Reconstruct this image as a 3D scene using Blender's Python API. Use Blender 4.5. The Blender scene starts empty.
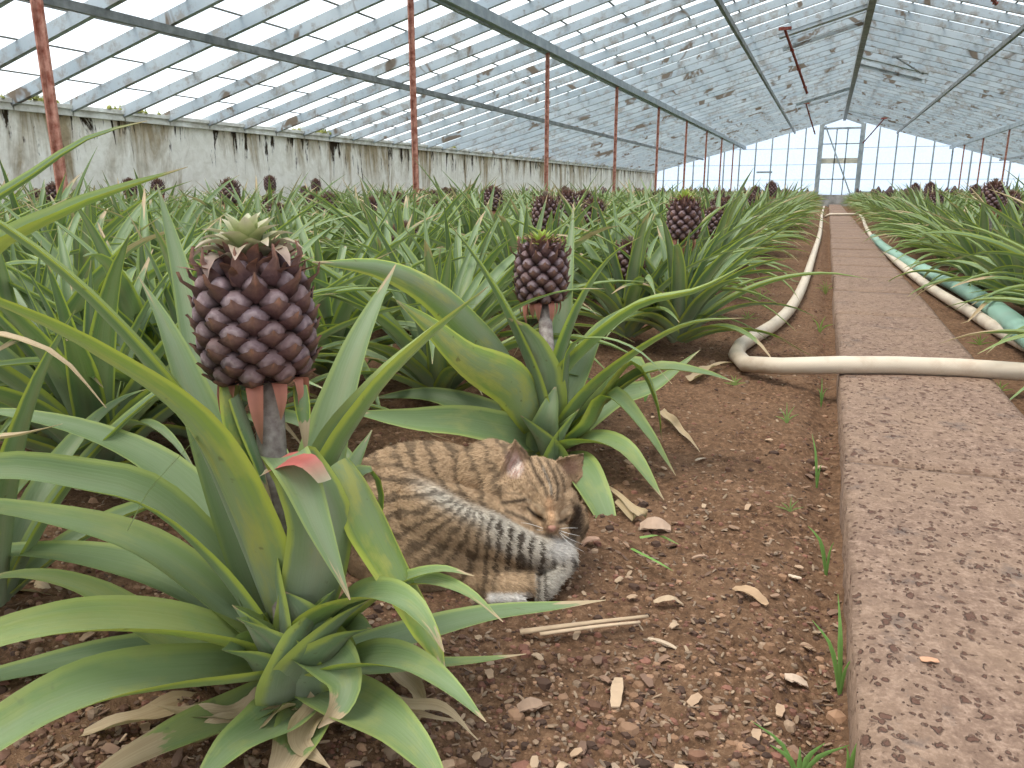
import bpy, math, random
import numpy as np
from mathutils import Vector, Matrix, Euler
random.seed(7)
rng = np.random.default_rng(11)
scene = bpy.context.scene
col = scene.collection
# ------------------------------------------------------------------ camera
FPX = 770.0
VP = (828.0, 190.0)
TH = math.atan((384 - VP[1]) / FPX)
PSI = math.atan((VP[0] - 512) / math.hypot(FPX, 384 - VP[1]))
CAM = np.array([0, 0, 0.6])
FH = np.array([-math.sin(PSI), math.cos(PSI), 0])
RT = np.array([math.cos(PSI), math.sin(PSI), 0])
ZZ = np.array([0, 0, 1.0])
FW = FH * math.cos(TH) - ZZ * math.sin(TH)
UPV = FH * math.sin(TH) + ZZ * math.cos(TH)


def ray(x, y):
    return FW + RT * (x - 512) / FPX + UPV * (384 - y) / FPX


def at(x, y, d):
    return CAM + ray(x, y) * d


def gnd(x, y, z=0.0):
    d = ray(x, y)
    return CAM + d * ((z - CAM[2]) / d[2])


def proj(p):
    v = np.asarray(p) - CAM
    return 512 + FPX * (v @ RT) / (v @ FW), 384 - FPX * (v @ UPV) / (v @ FW), v @ FW


cam_d = bpy.data.cameras.new('camera')
cam = bpy.data.objects.new('camera', cam_d)
col.objects.link(cam)
cam.location = CAM
cam.rotation_euler = Vector(FW).to_track_quat('-Z', 'Y').to_euler()
cam_d.sensor_width = 36
cam_d.lens = 36 * FPX / 1024
cam_d.clip_start = 0.02
cam_d.clip_end = 200
cam_d.dof.use_dof = False
scene.camera = cam

# ------------------------------------------------------------------ helpers
def tag(o, label=None, cat=None, group=None, kind=None):
    if label: o['label'] = label
    if cat: o['category'] = cat
    if group: o['group'] = group
    if kind: o['kind'] = kind
    return o


def empty(name, loc=(0, 0, 0), rz=0.0, parent=None):
    o = bpy.data.objects.new(name, None)
    o.empty_display_size = 0.05
    col.objects.link(o)
    o.location = loc
    o.rotation_euler = (0, 0, rz)
    if parent: o.parent = parent
    return o


class MB:
    def __init__(s):
        s.v = []; s.f = []; s.uv = []; s.c = []; s.n = 0; s.mi = []

    def add(s, v, f, uv=None, c=None, mi=0):
        v = np.asarray(v, float).reshape(-1, 3)
        s.v.append(v)
        s.f += [tuple(int(i) + s.n for i in q) for q in f]
        s.mi += [mi] * len(f)
        m = len(v)
        s.uv.append(np.zeros((m, 2)) if uv is None else np.asarray(uv, float))
        if c is None: c = (0.5, 0, 0)
        c = np.asarray(c, float)
        if c.ndim == 1: c = np.tile(c, (m, 1))
        s.c.append(c)
        s.n += m
        return s

    def build(s, name, mat, parent=None, smooth=True, loc=None, rebase=False):
        v = np.concatenate(s.v)
        off = np.zeros(3)
        if rebase:
            off = np.array([v[:, 0].mean(), v[:, 1].mean(), v[:, 2].min()])
            v = v - off
        me = bpy.data.meshes.new(name)
        me.from_pydata(v.tolist(), [], s.f)
        uv = np.concatenate(s.uv); c = np.concatenate(s.c)
        li = np.empty(len(me.loops), dtype=np.int32)
        me.loops.foreach_get('vertex_index', li)
        ul = me.uv_layers.new(name='UVMap')
        ul.data.foreach_set('uv', uv[li].astype(np.float32).ravel())
        ca = me.color_attributes.new('lv', 'FLOAT_COLOR', 'POINT')
        c4 = np.ones((len(c), 4), np.float32); c4[:, :3] = c
        ca.data.foreach_set('color', c4.ravel())
        if smooth:
            me.polygons.foreach_set('use_smooth', [True] * len(me.polygons))
        if isinstance(mat, (list, tuple)):
            for m in mat: me.materials.append(m)
            me.polygons.foreach_set('material_index', s.mi)
        else:
            me.materials.append(mat)
        me.update()
        o = bpy.data.objects.new(name, me)
        col.objects.link(o)
        if parent: o.parent = parent
        if rebase: o.location = off
        if loc is not None: o.location = loc
        return o


def box(mb, a, b, c=None, mi=0):
    x0, y0, z0 = a; x1, y1, z1 = b
    v = [(x0, y0, z0), (x1, y0, z0), (x1, y1, z0), (x0, y1, z0), (x0, y0, z1), (x1, y0, z1), (x1, y1, z1), (x0, y1, z1)]
    f = [(0, 3, 2, 1), (4, 5, 6, 7), (0, 1, 5, 4), (1, 2, 6, 5), (2, 3, 7, 6), (3, 0, 4, 7)]
    mb.add(v, f, c=c, mi=mi)


def beam(mb, p, q, w, h, up=(0, 0, 1), c=None, mi=0):
    p = np.array(p, float); q = np.array(q, float)
    d = q - p; d /= np.linalg.norm(d)
    s = np.cross(d, up); s /= np.linalg.norm(s)
    u = np.cross(s, d)
    v = []
    for e in (p, q):
        for a, b in ((-1, -1), (1, -1), (1, 1), (-1, 1)):
            v.append(e + s * a * w / 2 + u * b * h / 2)
    f = [(0, 1, 2, 3), (7, 6, 5, 4), (0, 4, 5, 1), (1, 5, 6, 2), (2, 6, 7, 3), (3, 7, 4, 0)]
    mb.add(v, f, c=c, mi=mi)


def catmull(P, n):
    P = np.asarray(P, float)
    if len(P) == 2: P = np.array([P[0], (P[0] + P[1]) / 2, P[1]])
    Q = np.vstack([2 * P[0] - P[1], P, 2 * P[-1] - P[-2]])
    out = []
    segs = len(P) - 1
    L = np.linalg.norm(np.diff(P[:, :3], axis=0), axis=1); cum = np.concatenate([[0], np.cumsum(L)])
    for s in np.linspace(0, cum[-1], n):
        i = min(segs - 1, max(0, int(np.searchsorted(cum, s, side='right')) - 1))
        t = (s - cum[i]) / max(L[i], 1e-9)
        p0, p1, p2, p3 = Q[i:i + 4]
        out.append(0.5 * ((2 * p1) + (-p0 + p2) * t + (2 * p0 - 5 * p1 + 4 * p2 - p3) * t * t + (-p0 + 3 * p1 - 3 * p2 + p3) * t ** 3))
    return np.array(out)


def tube(mb, P, r, n=12, c=None, cap=True, flat=1.0, uvs=1.0):
    P = np.asarray(P, float); m = len(P)
    r = np.full(m, r) if np.isscalar(r) else np.asarray(r, float)
    T = np.gradient(P, axis=0); T /= np.linalg.norm(T, axis=1)[:, None] + 1e-12
    ref = np.array([0, 0, 1.0]) if abs(T[0][2]) < 0.9 else np.array([0, 1.0, 0])
    V = []; UV = []
    L = np.concatenate([[0], np.cumsum(np.linalg.norm(np.diff(P, axis=0), axis=1))])
    for i in range(m):
        s = np.cross(T[i], ref); s /= np.linalg.norm(s) + 1e-12
        u = np.cross(s, T[i])
        for k in range(n):
            a = 2 * math.pi * k / n
            V.append(P[i] + r[i] * (s * math.cos(a) + u * math.sin(a) * flat)); UV.append((k / n, L[i] * uvs))
    F = []
    for i in range(m - 1):
        for k in range(n):
            F.append((i * n + k, i * n + (k + 1) % n, (i + 1) * n + (k + 1) % n, (i + 1) * n + k))
    if cap:
        F.append(tuple(range(n))[::-1]); F.append(tuple((m - 1) * n + k for k in range(n)))
    mb.add(V, F, uv=UV, c=c)


def _hash(ix, iy, s):
    h = (ix.astype(np.int64) * 374761393 + iy.astype(np.int64) * 668265263 + s * 974711) & 0x7fffffff
    h = ((h ^ (h >> 13)) * 1274126177) & 0x7fffffff
    return ((h ^ (h >> 16)) & 0xffff) / 65535.0


def vnoise(x, y, s=0):
    ix = np.floor(x); iy = np.floor(y); fx = x - ix; fy = y - iy
    fx = fx * fx * (3 - 2 * fx); fy = fy * fy * (3 - 2 * fy)
    a = _hash(ix, iy, s); b = _hash(ix + 1, iy, s); c = _hash(ix, iy + 1, s); d = _hash(ix + 1, iy + 1, s)
    return (a * (1 - fx) + b * fx) * (1 - fy) + (c * (1 - fx) + d * fx) * fy


def fbm(x, y, o=4, s=0):
    t = 0; a = 0.5; n = 0
    for k in range(o):
        t = t + a * vnoise(x, y, s + k); n += a; a *= 0.55; x = x * 2.07 + 3.1; y = y * 2.03 + 1.7
    return t / n

# ------------------------------------------------------------------ materials
class NT:
    def __init__(s, name):
        s.m = bpy.data.materials.new(name); s.m.use_nodes = True
        s.t = s.m.node_tree; s.t.nodes.clear()
        s.out = s.t.nodes.new('ShaderNodeOutputMaterial')

    def n(s, typ, ins=None, **kw):
        o = s.t.nodes.new(typ)
        for k, v in kw.items(): setattr(o, k, v)
        for k, v in (ins or {}).items():
            if hasattr(v, 'is_linked') or isinstance(v, bpy.types.NodeSocket): s.t.links.new(v, o.inputs[k])
            else:
                if isinstance(v, tuple) and len(v) == 3 and o.inputs[k].type == 'RGBA': v = (*v, 1)
                o.inputs[k].default_value = v
        return o

    def mix(s, f, a, b, mode='MIX'):
        o = s.t.nodes.new('ShaderNodeMix'); o.data_type = 'RGBA'; o.blend_type = mode
        for i, v in ((0, f), (6, a), (7, b)):
            if isinstance(v, bpy.types.NodeSocket): s.t.links.new(v, o.inputs[i])
            else:
                if isinstance(v, tuple) and len(v) == 3: v = (*v, 1)
                o.inputs[i].default_value = v
        return o.outputs[2]

    def math(s, op, a, b=0.0, clamp=False, c=0.0):

        o = s.t.nodes.new('ShaderNodeMath'); o.operation = op; o.use_clamp = clamp
        for i, v in ((0, a), (1, b), (2, c)):
            if isinstance(v, bpy.types.NodeSocket): s.t.links.new(v, o.inputs[i])
            else: o.inputs[i].default_value = v
        return o.outputs[0]

    def ramp(s, f, stops, interp='LINEAR'):
        o = s.t.nodes.new('ShaderNodeValToRGB'); o.color_ramp.interpolation = interp
        e = o.color_ramp.elements
        while len(e) < len(stops): e.new(0.5)
        for i, (p, cc) in enumerate(stops):
            e[i].position = p
            if not isinstance(cc, tuple): cc = (cc, cc, cc)
            e[i].color = (*cc, 1)
        s.t.links.new(f, o.inputs[0])
        return o.outputs[0]

    def noise(s, scale, detail=4, rough=0.55, vec=None, dist=0.0):
        o = s.n('ShaderNodeTexNoise', {'Scale': scale, 'Detail': detail, 'Roughness': rough, 'Distortion': dist})
        if vec is not None: s.t.links.new(vec, o.inputs['Vector'])
        return o.outputs['Fac']

    def coords(s, which='Object', scale=(1, 1, 1)):
        tc = s.n('ShaderNodeTexCoord')
        mp = s.n('ShaderNodeMapping', {'Vector': tc.outputs[which], 'Scale': scale})
        return mp.outputs[0]

    def bump(s, h, strength=0.3, dist=0.01):
        return s.n('ShaderNodeBump', {'Height': h, 'Strength': strength, 'Distance': dist}).outputs[0]

    def pbsdf(s, base, rough=0.6, normal=None, spec=0.3, metal=0.0):
        ins = {'Base Color': base, 'Roughness': rough, 'Metallic': metal, 'Specular IOR Level': spec}
        if normal is not None: ins['Normal'] = normal
        return s.n('ShaderNodeBsdfPrincipled', ins)

    def done(s, sh):
        s.t.links.new(sh, s.out.inputs[0]); return s.m


def leaf_material(name):
    N = NT(name)
    uv = N.n('ShaderNodeUVMap'); uv.uv_map = 'UVMap'
    sep = N.n('ShaderNodeSeparateXYZ', {0: uv.outputs[0]})
    u, v = sep.outputs[0], sep.outputs[1]
    at_ = N.n('ShaderNodeAttribute'); at_.attribute_name = 'lv'
    sc = N.n('ShaderNodeSeparateColor', {0: at_.outputs['Color']})
    rnd, dry, pale = sc.outputs[0], sc.outputs[1], sc.outputs[2]
    edge = N.math('ABSOLUTE', N.math('SUBTRACT', N.math('MULTIPLY', u, 2.0), 1.0))
    # streaks along the leaf
    comb = N.n('ShaderNodeCombineXYZ', {0: N.math('MULTIPLY', u, 26.0), 1: N.math('MULTIPLY', v, 2.2), 2: N.math('MULTIPLY', rnd, 57.0)})
    st = N.noise(1.0, 5, 0.6, comb.outputs[0])
    comb2 = N.n('ShaderNodeCombineXYZ', {0: N.math('MULTIPLY', u, 2.5), 1: N.math('MULTIPLY', v, 5.0), 2: N.math('MULTIPLY', rnd, 91.0)})
    bl = N.noise(1.0, 4, 0.6, comb2.outputs[0])
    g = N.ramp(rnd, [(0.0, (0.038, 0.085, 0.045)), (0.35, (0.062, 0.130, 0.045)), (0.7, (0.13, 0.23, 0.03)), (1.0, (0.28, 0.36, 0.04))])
    g = N.mix(N.ramp(st, [(0.35, 0.0), (0.7, 0.45)]), g, (0.15, 0.225, 0.085))
    # silvery scaly bloom along the channel
    chan = N.ramp(N.math('ADD', edge, N.math('MULTIPLY', N.math('SUBTRACT', bl, 0.5), 0.7)), [(0.25, 1.0), (0.62, 0.0)])
    chan = N.math('MULTIPLY', chan, N.math('MULTIPLY_ADD', pale, 0.85, False, 0.12))
    g = N.mix(chan, g, N.mix(N.ramp(bl, [(0.42, 0.0), (0.6, 1.0)]), (0.215, 0.25, 0.185), (0.27, 0.225, 0.17)))
    g = N.mix(N.math('MULTIPLY', pale, 0.42), g, (0.29, 0.35, 0.21))
    g = N.mix(N.math('MULTIPLY', N.ramp(v, [(0.12, 1.0), (0.42, 0.0)]), N.math('MULTIPLY_ADD', pale, 0.45, False, 0.2)), g, (0.30, 0.35, 0.25))
    em = N.ramp(N.math('ADD', edge, N.math('MULTIPLY', N.math('SUBTRACT', bl, 0.5), 0.25)), [(0.78, 0.0), (0.9, 1.0)])
    g = N.mix(N.math('MULTIPLY', em, N.math('MULTIPLY_ADD', pale, -0.35, False, 0.95)), g, (0.44, 0.50, 0.07))
    # yellowing blotches
    g = N.mix(N.ramp(N.math('ADD', bl, N.math('MULTIPLY', N.math('SUBTRACT', rnd, 0.6), 0.35)), [(0.54, 0.0), (0.70, 0.75)]), g, (0.36, 0.36, 0.09))
    # reddish tinge + dark spots
    sp = N.noise(60, 2, 0.5, N.coords('Object'))
    g = N.mix(N.ramp(sp, [(0.70, 0.0), (0.76, 0.6)]), g, (0.10, 0.08, 0.04))
    # dry tip
    tp = N.math('ADD', v, N.math('MULTIPLY', N.math('SUBTRACT', bl, 0.5), 0.42))
    tipf = N.ramp(N.math('ADD', tp, N.math('MULTIPLY', dry, 0.9)), [(0.97, 0.0), (1.04, 1.0)])
    tan = N.mix(st, (0.26, 0.17, 0.09), (0.58, 0.46, 0.30))
    g = N.mix(tipf, g, tan)
    geo = N.n('ShaderNodeNewGeometry')
    back = N.mix(tipf, N.mix(st, (0.12, 0.19, 0.07), (0.24, 0.30, 0.17)), tan)
    base = N.mix(N.math('MULTIPLY', geo.outputs['Backfacing'], 0.6), g, back)
    bmp = N.bump(st, 0.35, 0.002)
    p = N.pbsdf(base, 0.48, bmp, 0.28)
    tr = N.n('ShaderNodeBsdfTranslucent', {'Color': N.mix(0.4, base, (0.30, 0.45, 0.06))})
    mx = N.n('ShaderNodeMixShader', {0: 0.18, 1: p.outputs[0], 2: tr.outputs[0]})
    return N.done(mx.outputs[0])


M = {}
M['leaf'] = leaf_material('pineapple_leaf')


def simple(name, c1, c2, scale=20, rough=0.7, bump=0.2, spec=0.3, which='Object', svec=(1, 1, 1), metal=0, bd=0.005, lo=0.35, hi=0.65):
    N = NT(name)
    no = N.noise(scale, 5, 0.6, N.coords(which, svec))
    base = N.ramp(no, [(lo, c1), (hi, c2)])
    return N.done(N.pbsdf(base, rough, N.bump(no, bump, bd), spec, metal).outputs[0])


def fruit_material():
    # lv.r: kind 0 = flesh of the eye, 1 = bract ; lv.g: 0 at crevice .. 1 at crest ; lv.b: random
    N = NT('pineapple_fruit')
    a = N.n('ShaderNodeAttribute'); a.attribute_name = 'lv'
    sc = N.n('ShaderNodeSeparateColor', {0: a.outputs['Color']})
    k, h, r = sc.outputs
    no = N.noise(90, 4, 0.6, N.coords('Object'))
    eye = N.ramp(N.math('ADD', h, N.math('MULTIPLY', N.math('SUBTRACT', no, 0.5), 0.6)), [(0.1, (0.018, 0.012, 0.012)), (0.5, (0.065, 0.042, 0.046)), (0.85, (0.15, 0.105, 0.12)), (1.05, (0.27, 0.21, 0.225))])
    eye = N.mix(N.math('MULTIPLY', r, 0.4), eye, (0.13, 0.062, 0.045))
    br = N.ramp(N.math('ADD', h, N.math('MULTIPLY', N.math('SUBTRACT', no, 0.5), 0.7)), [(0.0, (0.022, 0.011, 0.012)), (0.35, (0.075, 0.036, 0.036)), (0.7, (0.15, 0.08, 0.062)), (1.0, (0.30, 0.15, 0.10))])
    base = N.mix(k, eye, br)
    return N.done(N.pbsdf(base, 0.62, N.bump(no, 0.5, 0.003), 0.25).outputs[0])


M['fruit'] = fruit_material()


def attr_material(name, rough=0.6, trans=0.0, spec=0.3, noise=0.25, nscale=60):
    N = NT(name)
    a = N.n('ShaderNodeAttribute'); a.attribute_name = 'lv'
    no = N.noise(nscale, 3, 0.6, N.coords('Object'))
    f = N.math('MULTIPLY_ADD', no, noise * 2, False, 1 - noise)
    base = N.n('ShaderNodeVectorMath', {0: a.outputs['Color'], 1: N.n('ShaderNodeCombineXYZ', {0: f, 1: f, 2: f}).outputs[0]}, operation='MULTIPLY').outputs[0]
    p = N.pbsdf(base, rough, N.bump(no, 0.3, 0.002), spec)
    if trans:
        tr = N.n('ShaderNodeBsdfTranslucent', {'Color': base})
        return N.done(N.n('ShaderNodeMixShader', {0: trans, 1: p.outputs[0], 2: tr.outputs[0]}).outputs[0])
    return N.done(p.outputs[0])


M['attr'] = attr_material('tinted_matter', 0.8)
M['attr_leaf'] = attr_material('tinted_leaf', 0.5, 0.25, 0.4, 0.15)
M['fur'] = attr_material('tabby_fur', 0.85, 0.0, 0.15, 0.12, 300)
M['stalk'] = simple('fruit_stalk', (0.16, 0.12, 0.11), (0.34, 0.30, 0.27), 60, 0.6, 0.2)


def soil_material():
    N = NT('red_brown_soil')
    co = N.coords('Object')
    n1 = N.noise(6, 5, 0.6, co); n2 = N.noise(70, 6, 0.7, co); n3 = N.noise(260, 3, 0.6, co)
    base = N.ramp(n2, [(0.3, (0.035, 0.019, 0.011)), (0.5, (0.115, 0.062, 0.035)), (0.72, (0.26, 0.155, 0.092))])
    base = N.mix(N.ramp(n1, [(0.35, 0.0), (0.7, 0.55)]), base, (0.19, 0.112, 0.068))
    base = N.mix(N.ramp(n3, [(0.62, 0.0), (0.72, 0.6)]), base, (0.36, 0.25, 0.17))
    h = N.math('ADD', N.math('MULTIPLY', n2, 0.7), N.math('MULTIPLY', n3, 0.3))
    return N.done(N.pbsdf(base, 0.95, N.bump(h, 0.8, 0.012), 0.1).outputs[0])


M['soil'] = soil_material()


def path_material():
    N = NT('pitted_volcanic_stone')
    co = N.coords('Object')
    n1 = N.noise(3.5, 5, 0.6, co); n2 = N.noise(45, 5, 0.65, co); n3 = N.noise(11, 5, 0.7, co); n4 = N.noise(170, 4, 0.7, co)
    base = N.ramp(N.math('MULTIPLY_ADD', n2, 0.5, False, N.math('MULTIPLY', n4, 0.5)), [(0.3, (0.09, 0.053, 0.038)), (0.5, (0.19, 0.122, 0.088)), (0.7, (0.37, 0.26, 0.195))])
    base = N.mix(N.ramp(n1, [(0.4, 0.0), (0.65, 0.5)]), base, (0.255, 0.17, 0.115))
    # dark grey lichen blotches
    base = N.mix(N.ramp(n3, [(0.58, 0.0), (0.68, 0.62)]), base, (0.095, 0.075, 0.068))
    pits = []
    hs = None
    for sc_, th, seed in ((60, 0.24, 0.0), (120, 0.28, 3.0), (24, 0.14, 9.0)):
        mp = N.n('ShaderNodeMapping', {'Vector': co, 'Location': (seed, seed, 0), 'Scale': (1, 0.8, 1)})
        ds = N.n('ShaderNodeVectorMath', {0: mp.outputs[0], 1: N.n('ShaderNodeVectorMath', {0: N.n('ShaderNodeTexNoise', {'Vector': mp.outputs[0], 'Scale': sc_ * 1.3, 'Detail': 3.0}).outputs['Color'], 1: (1.15 / sc_,) * 3}, operation='MULTIPLY').outputs[0]}, operation='ADD')
        vo = N.n('ShaderNodeTexVoronoi', {'Vector': ds.outputs[0], 'Scale': sc_})
        wn = N.n('ShaderNodeSeparateColor', {0: vo.outputs['Color']})
        d = N.math('DIVIDE', vo.outputs['Distance'], N.math('MULTIPLY_ADD', wn.outputs[0], 1.4, False, 0.12))
        f = N.ramp(d, [(th * 0.8, 1.0), (th * 1.25, 0.0)])
        keep = N.ramp(N.math('ADD', wn.outputs[1], N.math('MULTIPLY', N.math('SUBTRACT', n3, 0.5), 1.6)), [(0.46, 0.0), (0.56, 1.0)])
        f = N.math('MULTIPLY', f, keep)
        hs = f if hs is None else N.math('MAXIMUM', hs, f)
    base = N.mix(N.math('MULTIPLY', hs, 0.85), base, (0.085, 0.038, 0.026))
    h = N.math('SUBTRACT', N.math('MULTIPLY_ADD', n2, 0.35, False, N.math('MULTIPLY', n4, 0.35)), N.math('MULTIPLY', hs, 1.0))
    return N.done(N.pbsdf(base, 0.82, N.bump(h, 0.9, 0.006), 0.25).outputs[0])


M['path'] = path_material()


def wall_material():
    N = NT('stained_whitewash')
    co = N.coords('Object')
    sep = N.n('ShaderNodeSeparateXYZ', {0: co})
    z = sep.outputs[2]
    st = N.noise(1.0, 6, 0.65, N.coords('Object', (1, 2.6, 0.45)), 0.8)
    st2 = N.noise(1.0, 5, 0.65, N.coords('Object', (1, 5.0, 0.8)), 1.6)
    n2 = N.noise(9, 6, 0.7, co, 0.6)
    top = N.math('DIVIDE', N.math('SUBTRACT', z, 0.7), 0.75)      # 0 low .. 1 under the eave
    base = N.ramp(n2, [(0.3, (0.66, 0.63, 0.56)), (0.7, (0.88, 0.86, 0.81))])
    f = N.ramp(N.math('ADD', st, N.math('MULTIPLY', top, 0.16)), [(0.54, 0.0), (0.68, 0.85)])
    base = N.mix(f, base, N.ramp(n2, [(0.3, (0.15, 0.105, 0.04)), (0.7, (0.36, 0.26, 0.13))]))
    f2 = N.ramp(N.math('ADD', N.math('MULTIPLY_ADD', st2, 0.8, False, N.math('MULTIPLY', n2, 0.2)), N.math('MULTIPLY', top, 0.13)), [(0.615, 0.0), (0.67, 1.0)])
    base = N.mix(f2, base, (0.035, 0.024, 0.015))
    f3 = N.ramp(N.math('ADD', top, N.math('MULTIPLY', N.math('SUBTRACT', n2, 0.5), 0.8)), [(0.93, 0.0), (1.03, 0.92)])
    base = N.mix(f3, base, (0.05, 0.045, 0.02))
    return N.done(N.pbsdf(base, 0.9, N.bump(n2, 0.3, 0.01), 0.1).outputs[0])


M['wall'] = wall_material()


def rafter_material():
    N = NT('weathered_blue_grey_paint')
    co = N.coords('Object')
    n1 = N.noise(1.2, 4, 0.6, co); n2 = N.noise(5, 6, 0.75, co); n3 = N.noise(2.2, 3, 0.6, N.coords('Object', (1, 1, 1)), 1.0)
    base = N.ramp(n1, [(0.3, (0.28, 0.335, 0.38)), (0.7, (0.40, 0.445, 0.475))])
    base = N.mix(N.ramp(n2, [(0.50, 0.0), (0.62, 0.75)]), base, (0.22, 0.20, 0.175))
    base = N.mix(N.ramp(n3, [(0.60, 0.0), (0.66, 0.9)]), base, (0.11, 0.075, 0.045))
    return N.done(N.pbsdf(base, 0.7, None, 0.3).outputs[0])


M['rafter'] = rafter_material()
M['steel'] = simple('dull_grey_steel', (0.11, 0.12, 0.12), (0.24, 0.25, 0.25), 8, 0.55, 0.1)
M['steel_light'] = simple('pale_galvanised_steel', (0.34, 0.37, 0.39), (0.50, 0.53, 0.54), 6, 0.5, 0.1)
M['gable_steel'] = simple('grey_painted_glazing_bar', (0.20, 0.235, 0.26), (0.32, 0.36, 0.38), 6, 0.5, 0.1)
M['rust'] = simple('rusty_red_primer', (0.22, 0.065, 0.04), (0.50, 0.26, 0.20), 25, 0.8, 0.3)
M['rust_dark'] = simple('dark_rust', (0.12, 0.02, 0.018), (0.26, 0.07, 0.05), 25, 0.7, 0.3)
M['eave'] = simple('grey_eave_metal', (0.42, 0.40, 0.35), (0.74, 0.74, 0.71), 7, 0.7, 0.3)
M['lap'] = simple('glass_lap_dirt', (0.10, 0.10, 0.09), (0.22, 0.21, 0.19), 9, 0.9, 0.1)
M['moss'] = simple('moss', (0.10, 0.13, 0.025), (0.32, 0.30, 0.10), 60, 0.95, 0.6)
M['concrete'] = simple('grey_concrete', (0.20, 0.20, 0.19), (0.36, 0.36, 0.35), 5, 0.9, 0.3)


def glass_material(name, tint, wash, gloss=0.12, washcol=(0.75, 0.83, 0.9)):
    N = NT(name)
    co = N.coords('Object')
    no = N.noise(1.6, 5, 0.7, co)
    n2 = N.noise(7, 5, 0.7, co)
    w = N.math('MULTIPLY_ADD', N.math('MULTIPLY', N.math('ADD', no, n2), 0.5), 0.9, False, wash - 0.45, )
    w = N.math('MAXIMUM', N.math('MINIMUM', w, 0.95), 0.03)
    tr = N.n('ShaderNodeBsdfTransparent', {'Color': tint})
    tl = N.n('ShaderNodeBsdfTranslucent', {'Color': washcol})
    m1 = N.n('ShaderNodeMixShader', {0: w, 1: tr.outputs[0], 2: tl.outputs[0]})
    fr = N.n('ShaderNodeFresnel', {'IOR': 1.45})
    gl = N.n('ShaderNodeBsdfGlossy', {'Color': (0.9, 0.95, 1.0), 'Roughness': 0.15})
    m2 = N.n('ShaderNodeMixShader', {0: N.math('MULTIPLY', fr.outputs[0], gloss), 1: m1.outputs[0], 2: gl.outputs[0]})
    return N.done(m2.outputs[0])


M['glass'] = glass_material('dusty_roof_glass', (0.95, 0.98, 1.0), 0.30)
M['gable_glass'] = glass_material('whitened_gable_glass', (0.58, 0.68, 0.80), 0.5, 0.05, (0.70, 0.78, 0.86))


def hose_material(name, c1, c2, dirt, ribs):
    N = NT(name)
    uv = N.n('ShaderNodeUVMap'); uv.uv_map = 'UVMap'
    sep = N.n('ShaderNodeSeparateXYZ', {0: uv.outputs[0]})
    w = N.n('ShaderNodeTexWave', {'Vector': uv.outputs[0], 'Scale': ribs, 'Distortion': 0.0}, wave_type='BANDS', bands_direction='DIAGONAL')
    co = N.coords('Object')
    no = N.noise(9, 6, 0.7, co)
    base = N.mix(w.outputs['Fac'], c1, c2)
    base = N.mix(N.ramp(no, [(0.5, 0.0), (0.72, 0.6)]), base, dirt)
    return N.done(N.pbsdf(base, 0.5, N.bump(w.outputs['Fac'], 0.2, 0.002), 0.35).outputs[0])


M['hose'] = hose_material('cream_hose', (0.50, 0.42, 0.325), (0.57, 0.48, 0.38), (0.36, 0.25, 0.17), 18)
M['hose_green'] = hose_material('green_hose', (0.17, 0.32, 0.245), (0.27, 0.41, 0.33), (0.25, 0.30, 0.23), 14)

# ------------------------------------------------------------------ world and light
w = bpy.data.worlds.new('overcast_sky'); scene.world = w; w.use_nodes = True
nt = w.node_tree; nt.nodes.clear()
wo = nt.nodes.new('ShaderNodeOutputWorld'); bg = nt.nodes.new('ShaderNodeBackground')
tc = nt.nodes.new('ShaderNodeTexCoord'); nz = nt.nodes.new('ShaderNodeTexNoise'); nz.inputs['Scale'].default_value = 2.2; nz.inputs['Detail'].default_value = 5
rp = nt.nodes.new('ShaderNodeValToRGB')
rp.color_ramp.elements[0].position = 0.35; rp.color_ramp.elements[0].color = (0.80, 0.90, 1.0, 1)
rp.color_ramp.elements[1].position = 0.6; rp.color_ramp.elements[1].color = (1.0, 1.0, 1.0, 1)
nt.links.new(tc.outputs['Generated'], nz.inputs['Vector']); nt.links.new(nz.outputs['Fac'], rp.inputs[0])
nt.links.new(rp.outputs[0], bg.inputs[0]); nt.links.new(bg.outputs[0], wo.inputs[0])
bg.inputs[1].default_value = 0.88
sd = bpy.data.lights.new('sun', 'SUN'); sd.energy = 3.2; sd.angle = math.radians(26); sd.color = (1.0, 0.93, 0.82)
so = bpy.data.objects.new('sun', sd); col.objects.link(so)
so.rotation_euler = Vector((0.35, 0.25, -1.0)).to_track_quat('-Z', 'Y').to_euler()
so.location = (0, 0, 8)
scene.view_settings.view_transform = 'Standard'
scene.view_settings.look = 'None'
scene.view_settings.gamma = 1
scene.view_settings.use_curve_mapping = False
scene.view_settings.exposure = 0.95

# ------------------------------------------------------------------ greenhouse shell
XR, ZR = 0.34, 3.35
XL, XRT = -6.7, 7.3
SL, SR = 0.2756, 0.30
YE, Y0 = 33.0, -3.0


def roofz(x):
    return ZR - SL * (XR - x) if x < XR else ZR - SR * (x - XR)


ZEL, ZERT = roofz(XL), roofz(XRT)


def soil_h(x, y):
    h = 0.016 * (fbm(x * 3, y * 3, 3, 1) - 0.5) + 0.022 * (fbm(x * 17, y * 17, 3, 5) - 0.5) + 0.012 * (fbm(x * 60, y * 60, 3, 9) - 0.5)
    h = h + 0.03 * np.clip((-0.45 - x) / 0.5, 0, 1) + 0.03 * np.clip((x - 0.85) / 0.5, 0, 1)
    h = h - 0.028 * np.exp(-((x - 0.06) / 0.05) ** 2)
    return h


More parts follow.
